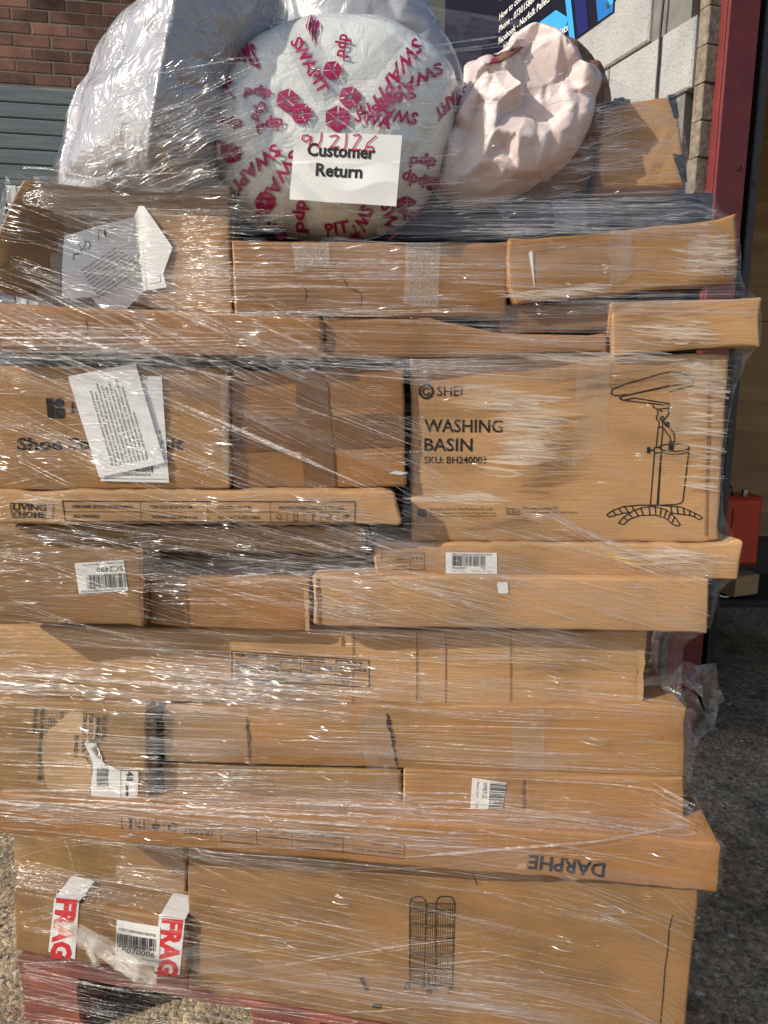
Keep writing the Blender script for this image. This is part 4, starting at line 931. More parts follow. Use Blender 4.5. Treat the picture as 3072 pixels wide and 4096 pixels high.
L([(878, 858), (905, 838), (960, 818), (1040, 812), (1130, 812), (1240, 820), (1330, 862), (1340, 872), (1325, 880), (1290, 862), (1200, 850), (1180, 862)])
L([(878, 858), (890, 868), (960, 850), (1000, 846)])
L([(936, 898), (960, 870), (1010, 838), (1060, 822), (1110, 818), (1170, 835), (1210, 870), (1234, 905), (1222, 912), (1200, 905), (1160, 872), (1110, 860), (1040, 862), (990, 880), (960, 905), (936, 898)])
for (x, y, x2, y2) in ((905, 838, 925, 858), (935, 826, 955, 850), (965, 818, 985, 846), (1000, 814, 1012, 836), (960, 870, 980, 884), (985, 852, 1005, 872), (1015, 836, 1032, 862), (1045, 826, 1058, 860), (1085, 818, 1090, 858), (1115, 818, 1118, 860), (1145, 826, 1138, 864), (1170, 835, 1158, 872), (1190, 850, 1175, 884), (1208, 868, 1194, 900), (1190, 816, 1195, 850), (1220, 818, 1225, 856), (1250, 824, 1254, 858), (1280, 836, 1280, 862), (1305, 848, 1302, 868)): L([(x, y), (x2, y2)], 5)
p.build('basin_drawing', M['ink'], B13.o)
patch(B13.face, z13([(738, 100), (895, 100), (880, 500), (712, 620)]), M['tape_clear'], B13.o, 'tape', ragged=0.003)
patch(B13.face, z13([(1185, 100), (1330, 96), (1330, 445), (1180, 450)]), M['tape_clear'], B13.o, 'tape', ragged=0.003)
patch(B13.face, [(2838, 1440), (2850, 1440), (2826, 2140), (2816, 2140)], M['kraft_dark'], B13.o, 'fold_line', ragged=0.002)

# --- taped box and shoe storage box
B12 = box('square box with a cross of brown tape, left of the basin box', [(918, 1484), (1618, 1470), (1626, 1946), (926, 1956)], -0.016, 0.045, depth=0.45, mat='kraft_warm')
z12 = Zm(850, 1350, 0.603)
patch(B12.face, z12([(130, 540), (1262, 500), (1268, 720), (140, 760)]), M['tape_brown'], B12.o, 'tape', ragged=0.002, off=0.0012)
patch(B12.face, z12([(545, 270), (760, 280), (818, 985), (612, 990)]), M['tape_brown'], B12.o, 'tape', ragged=0.002, off=0.0018)
polypatch(B12.face, z12([(1168, 900), (1215, 882), (1300, 898), (1240, 912)]), M['tape_white'], B12.o, 'paper_scrap', off=0.002)
B11 = box('shoe storage unit box with black logo and paper sheets', [(-90, 1462), (914, 1470), (922, 1956), (-80, 1962)], -0.026, 0.055, depth=0.5, mat='kraft', amp=0.003)
z11 = Zm(0, 1350, 0.603)
p = Print(B11.face); p.text('Shoe Storage Unit', 66, 1799, 46, -0.3, width=676, bold=0.03); p.build('large_print', M['ink'], B11.o); p = Print(B11.face); p.text('LI', *z11([(475, 500)])[0], 42, 0, width=50, bold=0.02)
p.poly(z11([(305, 402), (358, 402), (366, 535), (318, 535), (312, 470)])); p.poly(z11([(366, 468), (425, 468), (434, 490), (430, 520), (414, 536), (376, 536)])); 
cx, cy = z11([(396, 432)])[0]; p.poly([(cx + 19 * math.cos(t * 0.3927), cy + 19 * math.sin(t * 0.3927)) for t in range(16)])
p.build('maker_logo', M['ink'], B11.o)
patch(B11.face, [(880, 1490), (912, 1490), (918, 1940), (888, 1940)], M['tape_clear'], B11.o, 'edge_tape', ragged=0.003)
LEGAL = ('These goods are customer returns and the brand', 'owners accept no liability, as they have been', 'handled out of our control. All goods are supplied', 'strictly on a business-to-business basis and are', 'sold "as received." We do not inspect or verify', 'any items prior to dispatch. No warranty is given', 'and we accept no liability for missing parts,', 'defects, damage in transit, or any other condition', 'issues. These goods require inspection before', 'being sold direct to consumer.')
class Lift:                                            # a surface lying a little in front of another
    def __init__(s, f, d): s.f, s.d = f, d
    def sz(s, x, y): return s.f.sz(x, y)
    def pt(s, u, z, off=0.0): return s.f.pt(u, z, s.d + off)
def paper(face, name, label, poly, lift, par_cat='paper', group=None, curl=0.004):
    c = face.pt(*face.sz(*poly[2]), lift)
    o = thing(name, label, par_cat, c, group)
    return o
sh2 = paper(B11.face, 'shipping_label', 'white parcel label with barcode behind the loose paper sheet', z11([(880, 255), (1075, 258), (1125, 962), (668, 950)]), 0.003)
patch(B11.face, z11([(860, 255), (1075, 258), (1125, 962), (668, 950)]), M['paper'], sh2, 'sheet', off=0.003)
p = Print(B11.face, 0.0036); p.text('Evri', *z11([(938, 280)])[0], 14, 1, width=26, bold=0.02); p.text('13', *z11([(1045, 638)])[0], 16, 0, width=15, bold=0.01); p.text('56', *z11([(1072, 704)])[0], 13, 0, width=14, bold=0.01); p.barcode(z11([(828, 838), (1020, 838), (1020, 894), (828, 890)]), 36, 44); p.text('H-0555-A-002293567-8', *z11([(810, 915)])[0], 9, 0, width=114, bold=0.01); p.line(z11([(668, 932), (1110, 938)]), 1.5)
p.build('lettering', M['ink_paper'], sh2)
sh1 = paper(B11.face, 'paper_sheet', 'tilted white paper sheet of typed lines on the shoe storage box', z11([(460, 258), (905, 170), (1100, 828), (665, 925)]), 0.006)
patch(Lift(B11.face, 0.006), z11([(460, 258), (905, 170), (1100, 828), (665, 925)]), M['paper'], sh1, 'sheet', off=0.0, curl=0.0)
p = Print(B11.face, 0.0066)
for k, t in enumerate(LEGAL):
    x, y = z11([(760 + k * 25.5, 846 - k * 5)])[0]; p.text(t, x, y, 8.5, -106, width=6.6 * len(t), bold=0.014)
p.build('typed_lines', M['ink_paper'], sh1)

# --- thin row between
B10a = box('long sagging flat box above the shoe storage box, left', [(-90, 1208), (1290, 1268), (1300, 1436), (-90, 1400)], -0.035, 0.09, depth=0.5, mat='kraft_warm', r=0.008, amp=0.004)
p = Print(B10a.face); p.line([(345, 1280), (352, 1310), (345, 1345)], 5); p.build('crease_mark', M['dark_gap'], B10a.o)
B10b = box('flat slanted box between the sagging box and the open box', [(1294, 1270), (1700, 1276), (2420, 1405), (1298, 1440)], -0.03, 0.03, depth=0.45, mat='kraft_warm', amp=0.003)
B10e = box('thin flat box lying on top of the basin box', [(1700, 1332), (2420, 1340), (2426, 1424), (1690, 1426)], -0.012, 0.0, depth=0.45, mat='kraft_warm')
B10c = box('small brown box under the tilted top right box', [(2000, 1218), (2450, 1200), (2452, 1318), (1994, 1336)], 0.0, 0.0, depth=0.4, mat='kraft_dark')
B10d = box('crumpled open box sticking out furthest at right', [(2446, 1212), (3034, 1188), (3032, 1380), (2450, 1424)], -0.012, -0.03, depth=0.45, mat='kraft_pale', crush=0.005, amp=0.0035)

# --- top row
B9 = box('tilted box at top right with small white tear', [(2030, 962), (2948, 872), (2952, 1128), (2036, 1222)], -0.025, 0.0, depth=0.4, mat='kraft', r=0.006, crush=0.006)
z9 = Zm(1900, 750, 0.7065)
polypatch(B9.face, z9([(302, 372), (312, 360), (325, 362), (328, 420), (336, 570), (330, 540), (318, 460)]), M['paper'], B9.o, 'paper_tear', off=0.0016)
patch(B9.face, z9([(1215, 285), (1425, 268), (1430, 420), (1190, 470)]), M['tape_clear'], B9.o, 'tape', ragged=0.006)
patch(B9.face, z9([(752, 245), (890, 240), (885, 500), (760, 560)]), M['tape_clear'], B9.o, 'tape', ragged=0.006)
p = Print(B9.face)
for (x, y) in ((1400, 230), (1375, 250), (1400, 440), (1375, 460)): p.line(z9([(x, y), (x + 30, y + 30)]), 7)
p.build('staple', M['steel'], B9.o)
B8 = box('long box with two strips of thread tape at top centre', [(928, 962), (2030, 972), (2034, 1272), (932, 1262)], -0.03, 0.10, depth=0.45, mat='kraft_warm', r=0.006)
z8 = Zm(900, 850, 0.663)
patch(B8.face, z8([(405, 185), (625, 190), (632, 325), (425, 340)]), M['tape_thread'], B8.o, 'thread_tape')
patch(B8.face, z8([(1090, 185), (1300, 188), (1285, 575), (1078, 552)]), M['tape_thread'], B8.o, 'thread_tape')
p = Print(B8.face); p.line(z8([(472, 448), (495, 480), (484, 535)]), 4); p.line(z8([(705, 385), (740, 445)]), 4); p.line(z8([(765, 455), (825, 495), (825, 545), (812, 562)]), 4); p.build('crack', M['dark_gap'], B8.o)
def dent(u, z):                                        # pushed-in upright crease
    return -0.075 * max(0.0, 1 - abs(u + 0.375) / 0.19) - 0.012 * max(0, 1 - abs(u + 0.31) / 0.05)
B7 = box('large top left box, dented inward and half covered by crumpled paper', [(62, 702), (905, 722), (926, 1252), (-90, 1150)], -0.03, 0.08, depth=0.4, mat='kraft_deep', bend=dent, amp=0.004)
z7 = Zm(0, 650, 0.663)
pa = paper(B7.face, 'crumpled_paper', 'crumpled white sheet of typed lines and teal pen on dented box', z7([(350, 415), (740, 275), (720, 620), (340, 810)]), 0.006)
polypatch(Lift(B7.face, 0.004), z7([(740, 250), (765, 196), (800, 200), (858, 280), (990, 470), (930, 632), (950, 725), (800, 745), (660, 905), (580, 905), (495, 795), (600, 600)]), M['paper'], pa, 'under_sheet', off=0.0)
polypatch(Lift(B7.face, 0.009), z7([(350, 415), (395, 405), (550, 340), (740, 272), (735, 450), (720, 620), (702, 722), (495, 798), (340, 810), (338, 600)]), M['paper'], pa, 'sheet', off=0.0)
p = Print(B7.face, 0.0098)
for k, t in enumerate(LEGAL[:9]):
    x, y = z7([(450 + k * 12, 640 + k * 20)])[0]; p.text(t[:int(30 + 1.2 * k)], x, y, 8, -39, width=5.6 * int(30 + 1.2 * k), bold=0.012)
p.build('typed_lines', M['ink_paper'], pa)
p = Print(B7.face, 0.0098); p.line(z7([(460, 440), (435, 450), (430, 478), (450, 498), (485, 495), (496, 475), (485, 448), (462, 440), (470, 462), (458, 490)]), 6); p.line(z7([(440, 505), (450, 525)]), 5); p.line(z7([(402, 565), (404, 535), (432, 528)]), 6)
p.build('pen_marks', M['teal_pen'], pa)
p = Print(B7.face, 0.0098); p.line(z7([(540, 440), (540, 370), (640, 350)]), 3); p.line(z7([(575, 370), (580, 410)]), 8); p.line(z7([(845, 705), (920, 695), (914, 650)]), 3); p.build('printed_corner', M['ink_paper'], pa)

# --- navy flat boxes under the bags
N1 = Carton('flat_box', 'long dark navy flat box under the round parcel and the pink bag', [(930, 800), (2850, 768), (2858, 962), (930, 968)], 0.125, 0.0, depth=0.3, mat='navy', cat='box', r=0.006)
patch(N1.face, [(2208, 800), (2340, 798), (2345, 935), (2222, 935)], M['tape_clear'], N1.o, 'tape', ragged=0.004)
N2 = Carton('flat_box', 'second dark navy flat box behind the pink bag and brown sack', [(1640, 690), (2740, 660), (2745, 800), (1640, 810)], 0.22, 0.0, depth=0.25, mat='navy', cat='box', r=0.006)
B6 = box('leaning box with black edge tape at the far top right', [(2395, 430), (2702, 376), (2752, 740), (2400, 760)], 0.10, -0.1, depth=0.3, mat='kraft_pale', r=0.006)
zt = Zm(1700, 0, 0.827)
patch(B6.face, zt([(1172, 462), (1212, 455), (1228, 572), (1200, 570)]), M['tape_black'], B6.o, 'black_tape', ragged=0.0015)
patch(B6.face, zt([(1195, 745), (1252, 748), (1268, 882), (1240, 880)]), M['tape_black'], B6.o, 'black_tape', ragged=0.0015)

# ================================================================== SOFT PARCELS ON TOP
def bag_mat(name, c, rough=0.25, film=True, scale=14, bump=0.6):
    m, n, l, b = new_mat(name)
    tc = n.new('ShaderNodeTexCoord'); b.inputs['Base Color'].default_value = rgba(c); b.inputs['Roughness'].default_value = rough; b.inputs['Specular IOR Level'].default_value = 0.6
    nz = node(n, 'ShaderNodeTexNoise', Scale=scale, Detail=3.0, Roughness=0.55, Distortion=1.6); l.new(tc.outputs['Object'], nz.inputs['Vector'])
    ab = node(n, 'ShaderNodeMath', operation='SUBTRACT'); ab.inputs[1].default_value = 0.5; l.new(nz.outputs['Fac'], ab.inputs[0])
    a2 = node(n, 'ShaderNodeMath', operation='ABSOLUTE'); l.new(ab.outputs[0], a2.inputs[0])
    bp = node(n, 'ShaderNodeBump', Strength=bump * 0.35, Distance=0.02); l.new(a2.outputs[0], bp.inputs['Height']); l.new(bp.outputs[0], b.inputs['Normal'])
    if film: b.inputs['Coat Weight'].default_value = 0.8; b.inputs['Coat Roughness'].default_value = 0.14; l.new(bp.outputs[0], b.inputs['Coat Normal'])
    return m
M['grey_poly'] = bag_mat('silver_grey_polythene', (0.33, 0.33, 0.36), 0.2, scale=13, bump=1.5)
M['grey_poly2'] = bag_mat('pale_grey_polythene', (0.36, 0.36, 0.38), 0.3, bump=0.6)
M['disc_poly'] = bag_mat('off_white_polythene', (0.66, 0.68, 0.66), 0.32, scale=22, bump=0.6)
M['pink_poly'] = bag_mat('pale_pink_polythene', (0.64, 0.53, 0.52), 0.5, film=False, scale=16, bump=0.4)
M['brown_sack'] = bag_mat('brown_fleece', (0.17, 0.085, 0.045), 0.8, film=False, scale=60, bump=0.5)
M['green_cloth'] = bag_mat('dark_green_plastic', (0.07, 0.08, 0.07), 0.4)
def bag(name, label, cat, outline, a, b, tf, tb, mat, **kw):
    bl = Blob(outline, a, b, tf, tb, **kw)
    low = min(q[1] for q in bl.poly); c = bl.f.pt(bl.c[0], low)
    o = thing(name, label, cat, c); bl.o = o; bl.build('bag', M[mat], o); return bl
BG1 = bag('polythene_bag', 'tall silver grey polythene bag above the dented left box', 'bag',
    [(190, 780), (255, 560), (300, 380), (355, 290), (375, 210), (450, 120), (580, 60), (640, 0), (760, -120), (980, -150), (1110, -60), (1150, 60), (1060, 260), (960, 420), (900, 640), (880, 780), (540, 800)],
    0.09, 0.10, 0.16, 0.14, 'grey_poly', power=6.0, crum=0.0065, sc=7.0, seed=3.1, nf=(36, 420), fine=0.35, ridge=(-0.25, 2.05, -0.36, 1.60, 0.75, 0.50))
BG2 = bag('polythene_parcel', 'pale grey polythene parcel behind the round parcel', 'parcel',
    [(1080, 500), (1090, 200), (1100, 40), (1160, -110), (1350, -150), (1620, -110), (1710, 60), (1760, 170), (1850, 330), (1830, 560), (1500, 600)],
    0.30, 0.0, 0.16, 0.12, 'grey_poly2', power=2.8, crum=0.012, sc=6.0, seed=8.4, nf=(25, 120))
BG4 = bag('brown_sack', 'dark brown sack edge showing behind the pink bag', 'sack',
    [(1960, 300), (2060, 170), (2180, 150), (2300, 190), (2390, 280), (2432, 390), (2428, 490), (2370, 650), (2330, 770), (2000, 760)],
    0.125, 0.0, 0.07, 0.08, 'brown_sack', power=2.4, crum=0.01, sc=9.0, seed=1.7)
BG5 = bag('green_parcel', 'small dark green parcel between brown sack and leaning box', 'parcel',
    zt([(835, 580), (870, 530), (920, 492), (955, 510), (965, 560), (962, 660), (900, 720), (835, 700)]), 0.12, 0.0, 0.05, 0.06, 'green_cloth', power=2.2, crum=0.01, sc=14, seed=5.5)
BG3 = bag('pink_bag', 'crumpled pale pink polythene bag right of the round parcel', 'bag',
    zt([(480, 165), (560, 160), (640, 185), (720, 265), (760, 340), (815, 385), (828, 440), (800, 520), (785, 620), (740, 720), (660, 825), (560, 880), (440, 940), (330, 985), (150, 1000), (60, 930), (55, 800), (75, 660), (105, 580), (165, 500), (205, 440), (215, 345), (280, 312), (370, 260)]),
    0.085, 0.0, 0.075, 0.10, 'pink_poly', power=5.0, crum=0.021, sc=6.5, seed=12.2, nf=(26, 260), fine=0.22, pts3=[(1700 + .827 * a_, .827 * b_, c_) for a_, b_, c_ in [(500,200,.5),(480,262,-1.3),(580,280,.8),(640,425,-.7),(700,400,.7),(760,385,.4),(590,470,-.6),(450,520,-.9),(420,605,-1.0),(320,600,.3),(250,560,-.8),(230,420,.6),(290,400,.3),(360,330,.2),(390,300,.9),(440,345,-.8),(150,620,.8),(110,760,.7),(200,700,-.7),(300,720,.7),(340,640,-.4),(400,740,.8),(500,765,.5),(560,700,.2),(640,640,.35),(700,560,.2),(500,660,-.4),(660,820,.2),(420,880,.6),(300,920,-.5),(250,840,.2),(180,900,.6),(100,900,.3)]])
polypatch(BG3, zt([(275, 306), (330, 288), (400, 248), (480, 236), (440, 262), (360, 302), (300, 316)]), M['brown_sack'], BG3.o, 'lining', off=0.003)
polypatch(BG3, zt([(310, 302), (345, 290), (360, 302), (330, 312)]), plain('crimson_print', (0.4, 0.04, 0.10), 0.4), BG3.o, 'printed_corner', off=0.0045)
zd = Zm(800, 0, 0.663)
DISC = bag('round_parcel', 'round off white parcel bound in magenta printed tape', 'parcel',
    zd([(610, 170), (760, 150), (950, 150), (1080, 148), (1200, 185), (1330, 265), (1440, 340), (1530, 450), (1560, 600), (1530, 780), (1480, 950), (1420, 1120), (1330, 1270), (1200, 1370), (1050, 1430), (900, 1455), (700, 1450), (540, 1425), (400, 1390), (280, 1330), (190, 1230), (140, 1080), (55, 1000), (45, 880), (70, 700), (120, 560), (190, 430), (290, 310), (420, 240), (510, 195)]),
    0.06, 0.0, 0.105, 0.10, 'disc_poly', power=4.2, crum=0.0032, sc=8.0, seed=21.0, nf=(50, 240), fine=0.3)
# white tape strips with magenta print
SW = [('SWAPIT', 545, 262, 59, 58, 300), ('SWAPIT', 1300, 250, 141, 58, 300), ('SWAPIT', 1450, 385, 159, 55, 360), ('SWAPIT', 1290, 535, 163, 52, 330), ('SWA', 1320, 690, 191, 60, 190), ('SWAPIT', 455, 870, 144, 62, 380), ('SWAPIT', 560, 905, 127, 62, 420),
      ('dpd', 435, 545, 185, 50, 150), ('dpd', 370, 610, 120, 55, 110), ('dpd', 850, 210, 100, 55, 120), ('dpd', 500, 715, 170, 55, 150), ('dpd', 265, 735, 195, 50, 145), ('dpd', 590, 1210, 96, 62, 160), ('dpd', 1430, 965, 190, 60, 140), ('dpd', 1215, 1085, 15, 60, 130), ('SWAP', 985, 1235, 118, 62, 210), ('SWA', 1090, 1240, 75, 66, 190), ('SWAPIT', 960, 1395, 150, 60, 160), ('SMS', 230, 380, 5, 45, 110), ('SWA', 930, 735, 12, 62, 200), ('SWAPIT', 640, 180, 60, 40, 110), ('SWAPIT', 1600, 520, 150, 45, 170), ('PIT', 55, 915, 0, 45, 90), ('SWA', 330, 1370, 20, 50, 150), ('PIT', 760, 1420, -10, 52, 130), ('dpd', 1240, 1350, -30, 52, 130), ('dpd', 150, 600, 290, 50, 110)]
strips = [((470, 215), (640, 150), (850, 560), (690, 620)), ((1050, 470), (880, 480), (1190, 190), (1330, 260)), ((80, 600), (120, 690), (500, 640), (480, 520)), ((130, 1130), (560, 840), (500, 760), (70, 1040)), ((520, 1440), (660, 1420), (620, 1160), (500, 1180)), ((800, 1450), (960, 1440), (1130, 1180), (1000, 1140)), ((1200, 900), (1290, 930), (1600, 560), (1560, 480)), ((1440, 1150), (1440, 1010), (1180, 1000), (1180, 1120)), ((1000, 620), (1060, 700), (1500, 420), (1450, 350))]
M['tape_film'] = film_mat('pale_parcel_tape', 0.5, 0.75, 0.2, 0.2, (30, 30, 30), (0.72, 0.72, 0.72))
for k, q in enumerate(strips): patch(DISC, zd(q), M['tape_film'], DISC.o, 'tape', off=0.0008 + 0.0002 * k, n=26)
for k, (t, x, y, an, cap, w) in enumerate(SW):
    p = Print(DISC, 0.0040); p.text(t, *zd([(x, y)])[0], cap * 0.80, an, width=w * 0.74, bold=0.03); p.build('tape_lettering', M['magenta'], DISC.o)
for (x, y, r_, an) in ((530, 610, 74, 10), (612, 690, 70, 30), (830, 720, 82, 2), (905, 592, 72, 20), (800, 430, 62, 25), (190, 930, 66, 15), (395, 1225, 70, 40), (1245, 1245, 66, 5), (1400, 1110, 48, 30), (490, 1415, 36, 0)):
    lo = MB(); cx, cy = zd([(x, y)])[0]; rr = r_ * 0.663
    hexp = [(cx + rr * math.cos(R(60 * i + 30 + an)), cy + rr * math.sin(R(60 * i + 30 + an))) for i in range(6)]
    p = Print(DISC, 0.0036)
    for i in range(6):                                  # six facets with thin joints, as a cube seen on its corner
        a_, b_ = hexp[i], hexp[(i + 1) % 6]; g_ = 0.10 if i % 2 == 0 else 0.02
        p.poly([(cx + (a_[0] - cx) * 0.06 + (b_[0] - cx) * g_, cy + (a_[1] - cy) * 0.06 + (b_[1] - cy) * g_), (cx + (a_[0] - cx) * (0.98 - g_) + (b_[0] - cx) * g_, cy + (a_[1] - cy) * (0.98 - g_) + (b_[1] - cy) * g_), b_])
    p.build('cube_emblem', M['magenta'], DISC.o)
lab = thing('paper_label', 'white Customer Return label with handwritten date on the round parcel', 'label', DISC.pt(*DISC.sz(1370, 820), 0.01))
class LabelFace:                                       # the label bridges the parcel's creases
    def __init__(s):
        q = [DISC.pt(*DISC.sz(x, y), 0.012) for x, y in zd([(572, 800), (1220, 815), (1183, 1247), (541, 1205)])]
        y_ = min(v.y for v in q) - 0.004; s.f = Face(y_, 0.0, 0.0); s.mid = sum(v.z for v in q) / 4
    def sz(s, x, y): return s.f.sz(x, y)
    def pt(s, u, z, off=0.0):
        t = z * 9 + u * 7 + noise.noise((u * 8, z * 8, 1.0)) * 1.5; c = 0.0035 * abs(2 * (t % 1.0) - 1) * (1.0 if z < s.mid else 0.25) + 0.004 * noise.noise((u * 10, z * 7, 2.0))
        return s.f.pt(u, z, off + c)
LF = LabelFace()
patch(LF, zd([(572, 800), (1220, 815), (1183, 1247), (541, 1205)]), M['paper'], lab, 'sheet', off=0.0, n=60)
p = Print(LF, 0.0006); p.text('Customer', *zd([(645, 938)])[0], 50, 3.2, width=272, bold=0.03); p.text('Return', *zd([(698, 1062)])[0], 50, 3.2, width=186, bold=0.03); p.build('lettering', M['ink_paper'], lab)
p = Print(LF, 0.0010); hl = lambda pts: p.line(zd(pts), 5.5)
hl([(668, 838), (650, 815), (622, 820), (616, 842), (635, 856), (660, 845), (672, 825)]); hl([(672, 825), (668, 858), (655, 892)]); hl([(733, 800), (728, 850), (706, 892)])
hl([(782, 825), (820, 818), (836, 828), (806, 870), (786, 892), (836, 888)]); hl([(884, 808), (880, 870), (870, 915)]); hl([(925, 820), (960, 815), (968, 830), (936, 878), (918, 908), (970, 905)]); hl([(1062, 822), (1010, 868), (996, 905), (1018, 922), (1046, 910), (1040, 888), (1004, 890)])
p.build('handwriting', M['red_pen'], lab)

# ================================================================== REAR BOXES that close the gaps
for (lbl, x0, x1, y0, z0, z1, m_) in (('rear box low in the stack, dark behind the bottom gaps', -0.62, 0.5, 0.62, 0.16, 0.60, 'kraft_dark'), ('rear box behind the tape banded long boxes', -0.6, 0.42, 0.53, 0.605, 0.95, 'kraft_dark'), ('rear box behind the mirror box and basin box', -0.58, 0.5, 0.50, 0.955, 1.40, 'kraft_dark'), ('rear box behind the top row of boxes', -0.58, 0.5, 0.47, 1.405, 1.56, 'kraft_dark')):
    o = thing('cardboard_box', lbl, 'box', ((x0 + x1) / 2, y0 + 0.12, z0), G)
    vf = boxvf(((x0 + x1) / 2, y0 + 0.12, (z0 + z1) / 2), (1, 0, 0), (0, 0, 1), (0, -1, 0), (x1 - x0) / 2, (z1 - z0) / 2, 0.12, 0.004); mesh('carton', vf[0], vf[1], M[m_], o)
# filler boxes added behind the front row gaps, dark colour standing in for shade
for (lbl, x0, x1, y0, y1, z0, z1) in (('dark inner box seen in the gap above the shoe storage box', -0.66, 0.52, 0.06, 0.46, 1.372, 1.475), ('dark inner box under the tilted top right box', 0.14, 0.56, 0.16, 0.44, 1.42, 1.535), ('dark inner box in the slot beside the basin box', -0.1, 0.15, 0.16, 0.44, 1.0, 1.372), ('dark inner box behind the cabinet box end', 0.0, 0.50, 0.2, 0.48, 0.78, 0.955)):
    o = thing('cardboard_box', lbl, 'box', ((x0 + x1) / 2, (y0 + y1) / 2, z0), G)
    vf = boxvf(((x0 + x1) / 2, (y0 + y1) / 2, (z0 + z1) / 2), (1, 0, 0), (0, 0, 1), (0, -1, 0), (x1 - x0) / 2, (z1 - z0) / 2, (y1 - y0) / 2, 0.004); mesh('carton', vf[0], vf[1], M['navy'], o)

# ================================================================== STRETCH WRAP
# front of everything on a grid, then the taut film: straight across hollows
NX, NZ = 221, 231; X0, Z0, ST = -1.1, 0.0, 0.01
XX = X0 + ST * np.arange(NX); ZZ = Z0 + ST * np.arange(NZ); GX, GZ = np.meshgrid(XX, ZZ)
FR = np.full((NZ, NX), np.inf)
class _PF: pass
_pf = _PF(); _pf.face = Face(PO.y + 0.2 * PO.x, -0.2, 0.0); _s0 = (PO - _pf.face.O).dot(_pf.face.U); _pf.q = [(_s0, PTOP), (_s0 + 1.2, PTOP), (_s0 + 1.2, 0.02), (_s0, 0.02)]; SURF.append(('box', _pf))
for kind, sf in SURF:
    if kind == 'box':
        f = sf.face; P = [(f.O.x + f.U.x * q[0], q[1]) for q in sf.q]
        ins = np.ones_like(GX, bool)
        for i in range(4):
            ax, az = P[i]; bx, bz = P[(i + 1) % 4]; ins &= ((bx - ax) * (GZ - az) - (bz - az) * (GX - ax)) <= 1e-4
        Y = f.a + f.b * GX
        if sf is B7: Y = Y - np.vectorize(lambda x, z: dent(x, z))(GX, GZ)
        FR[ins] = np.minimum(FR[ins], Y[ins])
    else:
        dx, dz = GX - sf.c[0], GZ - sf.c[1]; t = np.arctan2(dz, dx); rr = np.interp(t, sf.th, sf.rr); r = np.hypot(dx, dz) / rr
        ins = r < 1; h = np.sqrt(np.clip(1 - r ** sf.p, 0, 1)); Y = sf.f.a + sf.f.b * GX - sf.tf * h - sf.crum * 0.5
        FR[ins] = np.minimum(FR[ins], Y[ins])
HU_ = np.full_like(FR, np.inf)
for k in range(NZ):
    row = FR[k]; ix = np.where(np.isfinite(row))[0]
    if len(ix) < 2: continue
    hull = []
    for i in ix:
        pnt = (XX[i], row[i])
        while len(hull) >= 2 and (hull[-1][0] - hull[-2][0]) * (pnt[1] - hull[-2][1]) - (hull[-1][1] - hull[-2][1]) * (pnt[0] - hull[-2][0]) <= 0: hull.pop()
        hull.append(pnt)
    hx, hy = zip(*hull); a_, b_ = ix[0], ix[-1]; HU_[k, a_:b_ + 1] = np.interp(XX[a_:b_ + 1], hx, hy)
H2 = HU_.copy()
for i in range(1, 7):
    for j in range(1, 7):
        lo = np.roll(HU_, i, 0); hi = np.roll(HU_, -j, 0); ch = (lo * j + hi * i) / (i + j)
        ok = np.isfinite(ch); H2[ok] = np.minimum(H2[ok], ch[ok])
HULL = H2
def hull_y(x, z):
    i, k = (x - X0) / ST, (z - Z0) / ST; i0, k0 = int(i), int(k)
    if not (0 <= i0 < NX - 1 and 0 <= k0 < NZ - 1): return None
    a_ = HULL[k0:k0 + 2, i0:i0 + 2]
    if not np.isfinite(a_).all():
        v = a_[np.isfinite(a_)]
        return float(v.min()) if len(v) else None
    fx, fz = i - i0, k - k0
    return float((a_[0, 0] * (1 - fx) + a_[0, 1] * fx) * (1 - fz) + (a_[1, 0] * (1 - fx) + a_[1, 1] * fx) * fz)
class HullFace:
    def sz(s, px, py):
        y = -0.02
        for _ in range(4):
            p = onplane(px, py, y); h = hull_y(p.x, p.z)
            if h is None: break
            y = h
        return (p.x, p.z)
    def pt(s, x, z, off=0.0):
        h = hull_y(x, z); return Vector((x, (h if h is not None else 0.05) - 0.002 - off, z))
HF = HullFace()
wrap = thing('stretch_wrap', 'clear stretch wrap film wound tightly round the whole stack', 'stretch wrap', (0, 0.3, 0.15))
M['strand'] = film_mat('film_crease', 0.30, 0.34, 0.2, 0.6, (60, 60, 260), (0.86, 0.85, 0.88))
M['strand_faint'] = film_mat('film_crease_faint', 0.115, 0.36, 0.2, 0.6, (60, 60, 260), (0.86, 0.85, 0.88))
M['film'] = film_mat('clear_film', 0.085, 0.40, 0.12, 0.7, (7, 7, 110))
M['glint'] = film_mat('film_ripple', 0.5, 0.10, 0.27, 0.3, (60, 60, 200), (0.95, 0.95, 0.95))
M['film_milky'] = film_mat('slack_film', 0.40, 0.85, 0.3, 0.4, (9, 9, 190), (0.92, 0.86, 0.76))  # cream tint carries the sunlit haze
M['film_loose'] = film_mat('loose_film', 0.17, 0.42, 0.10, 0.8, (50, 50, 50))
M['film_wad'] = film_mat('bunched_film', 0.36, 0.6, 0.12, 0.8, (60, 60, 60), (0.9, 0.86, 0.8))
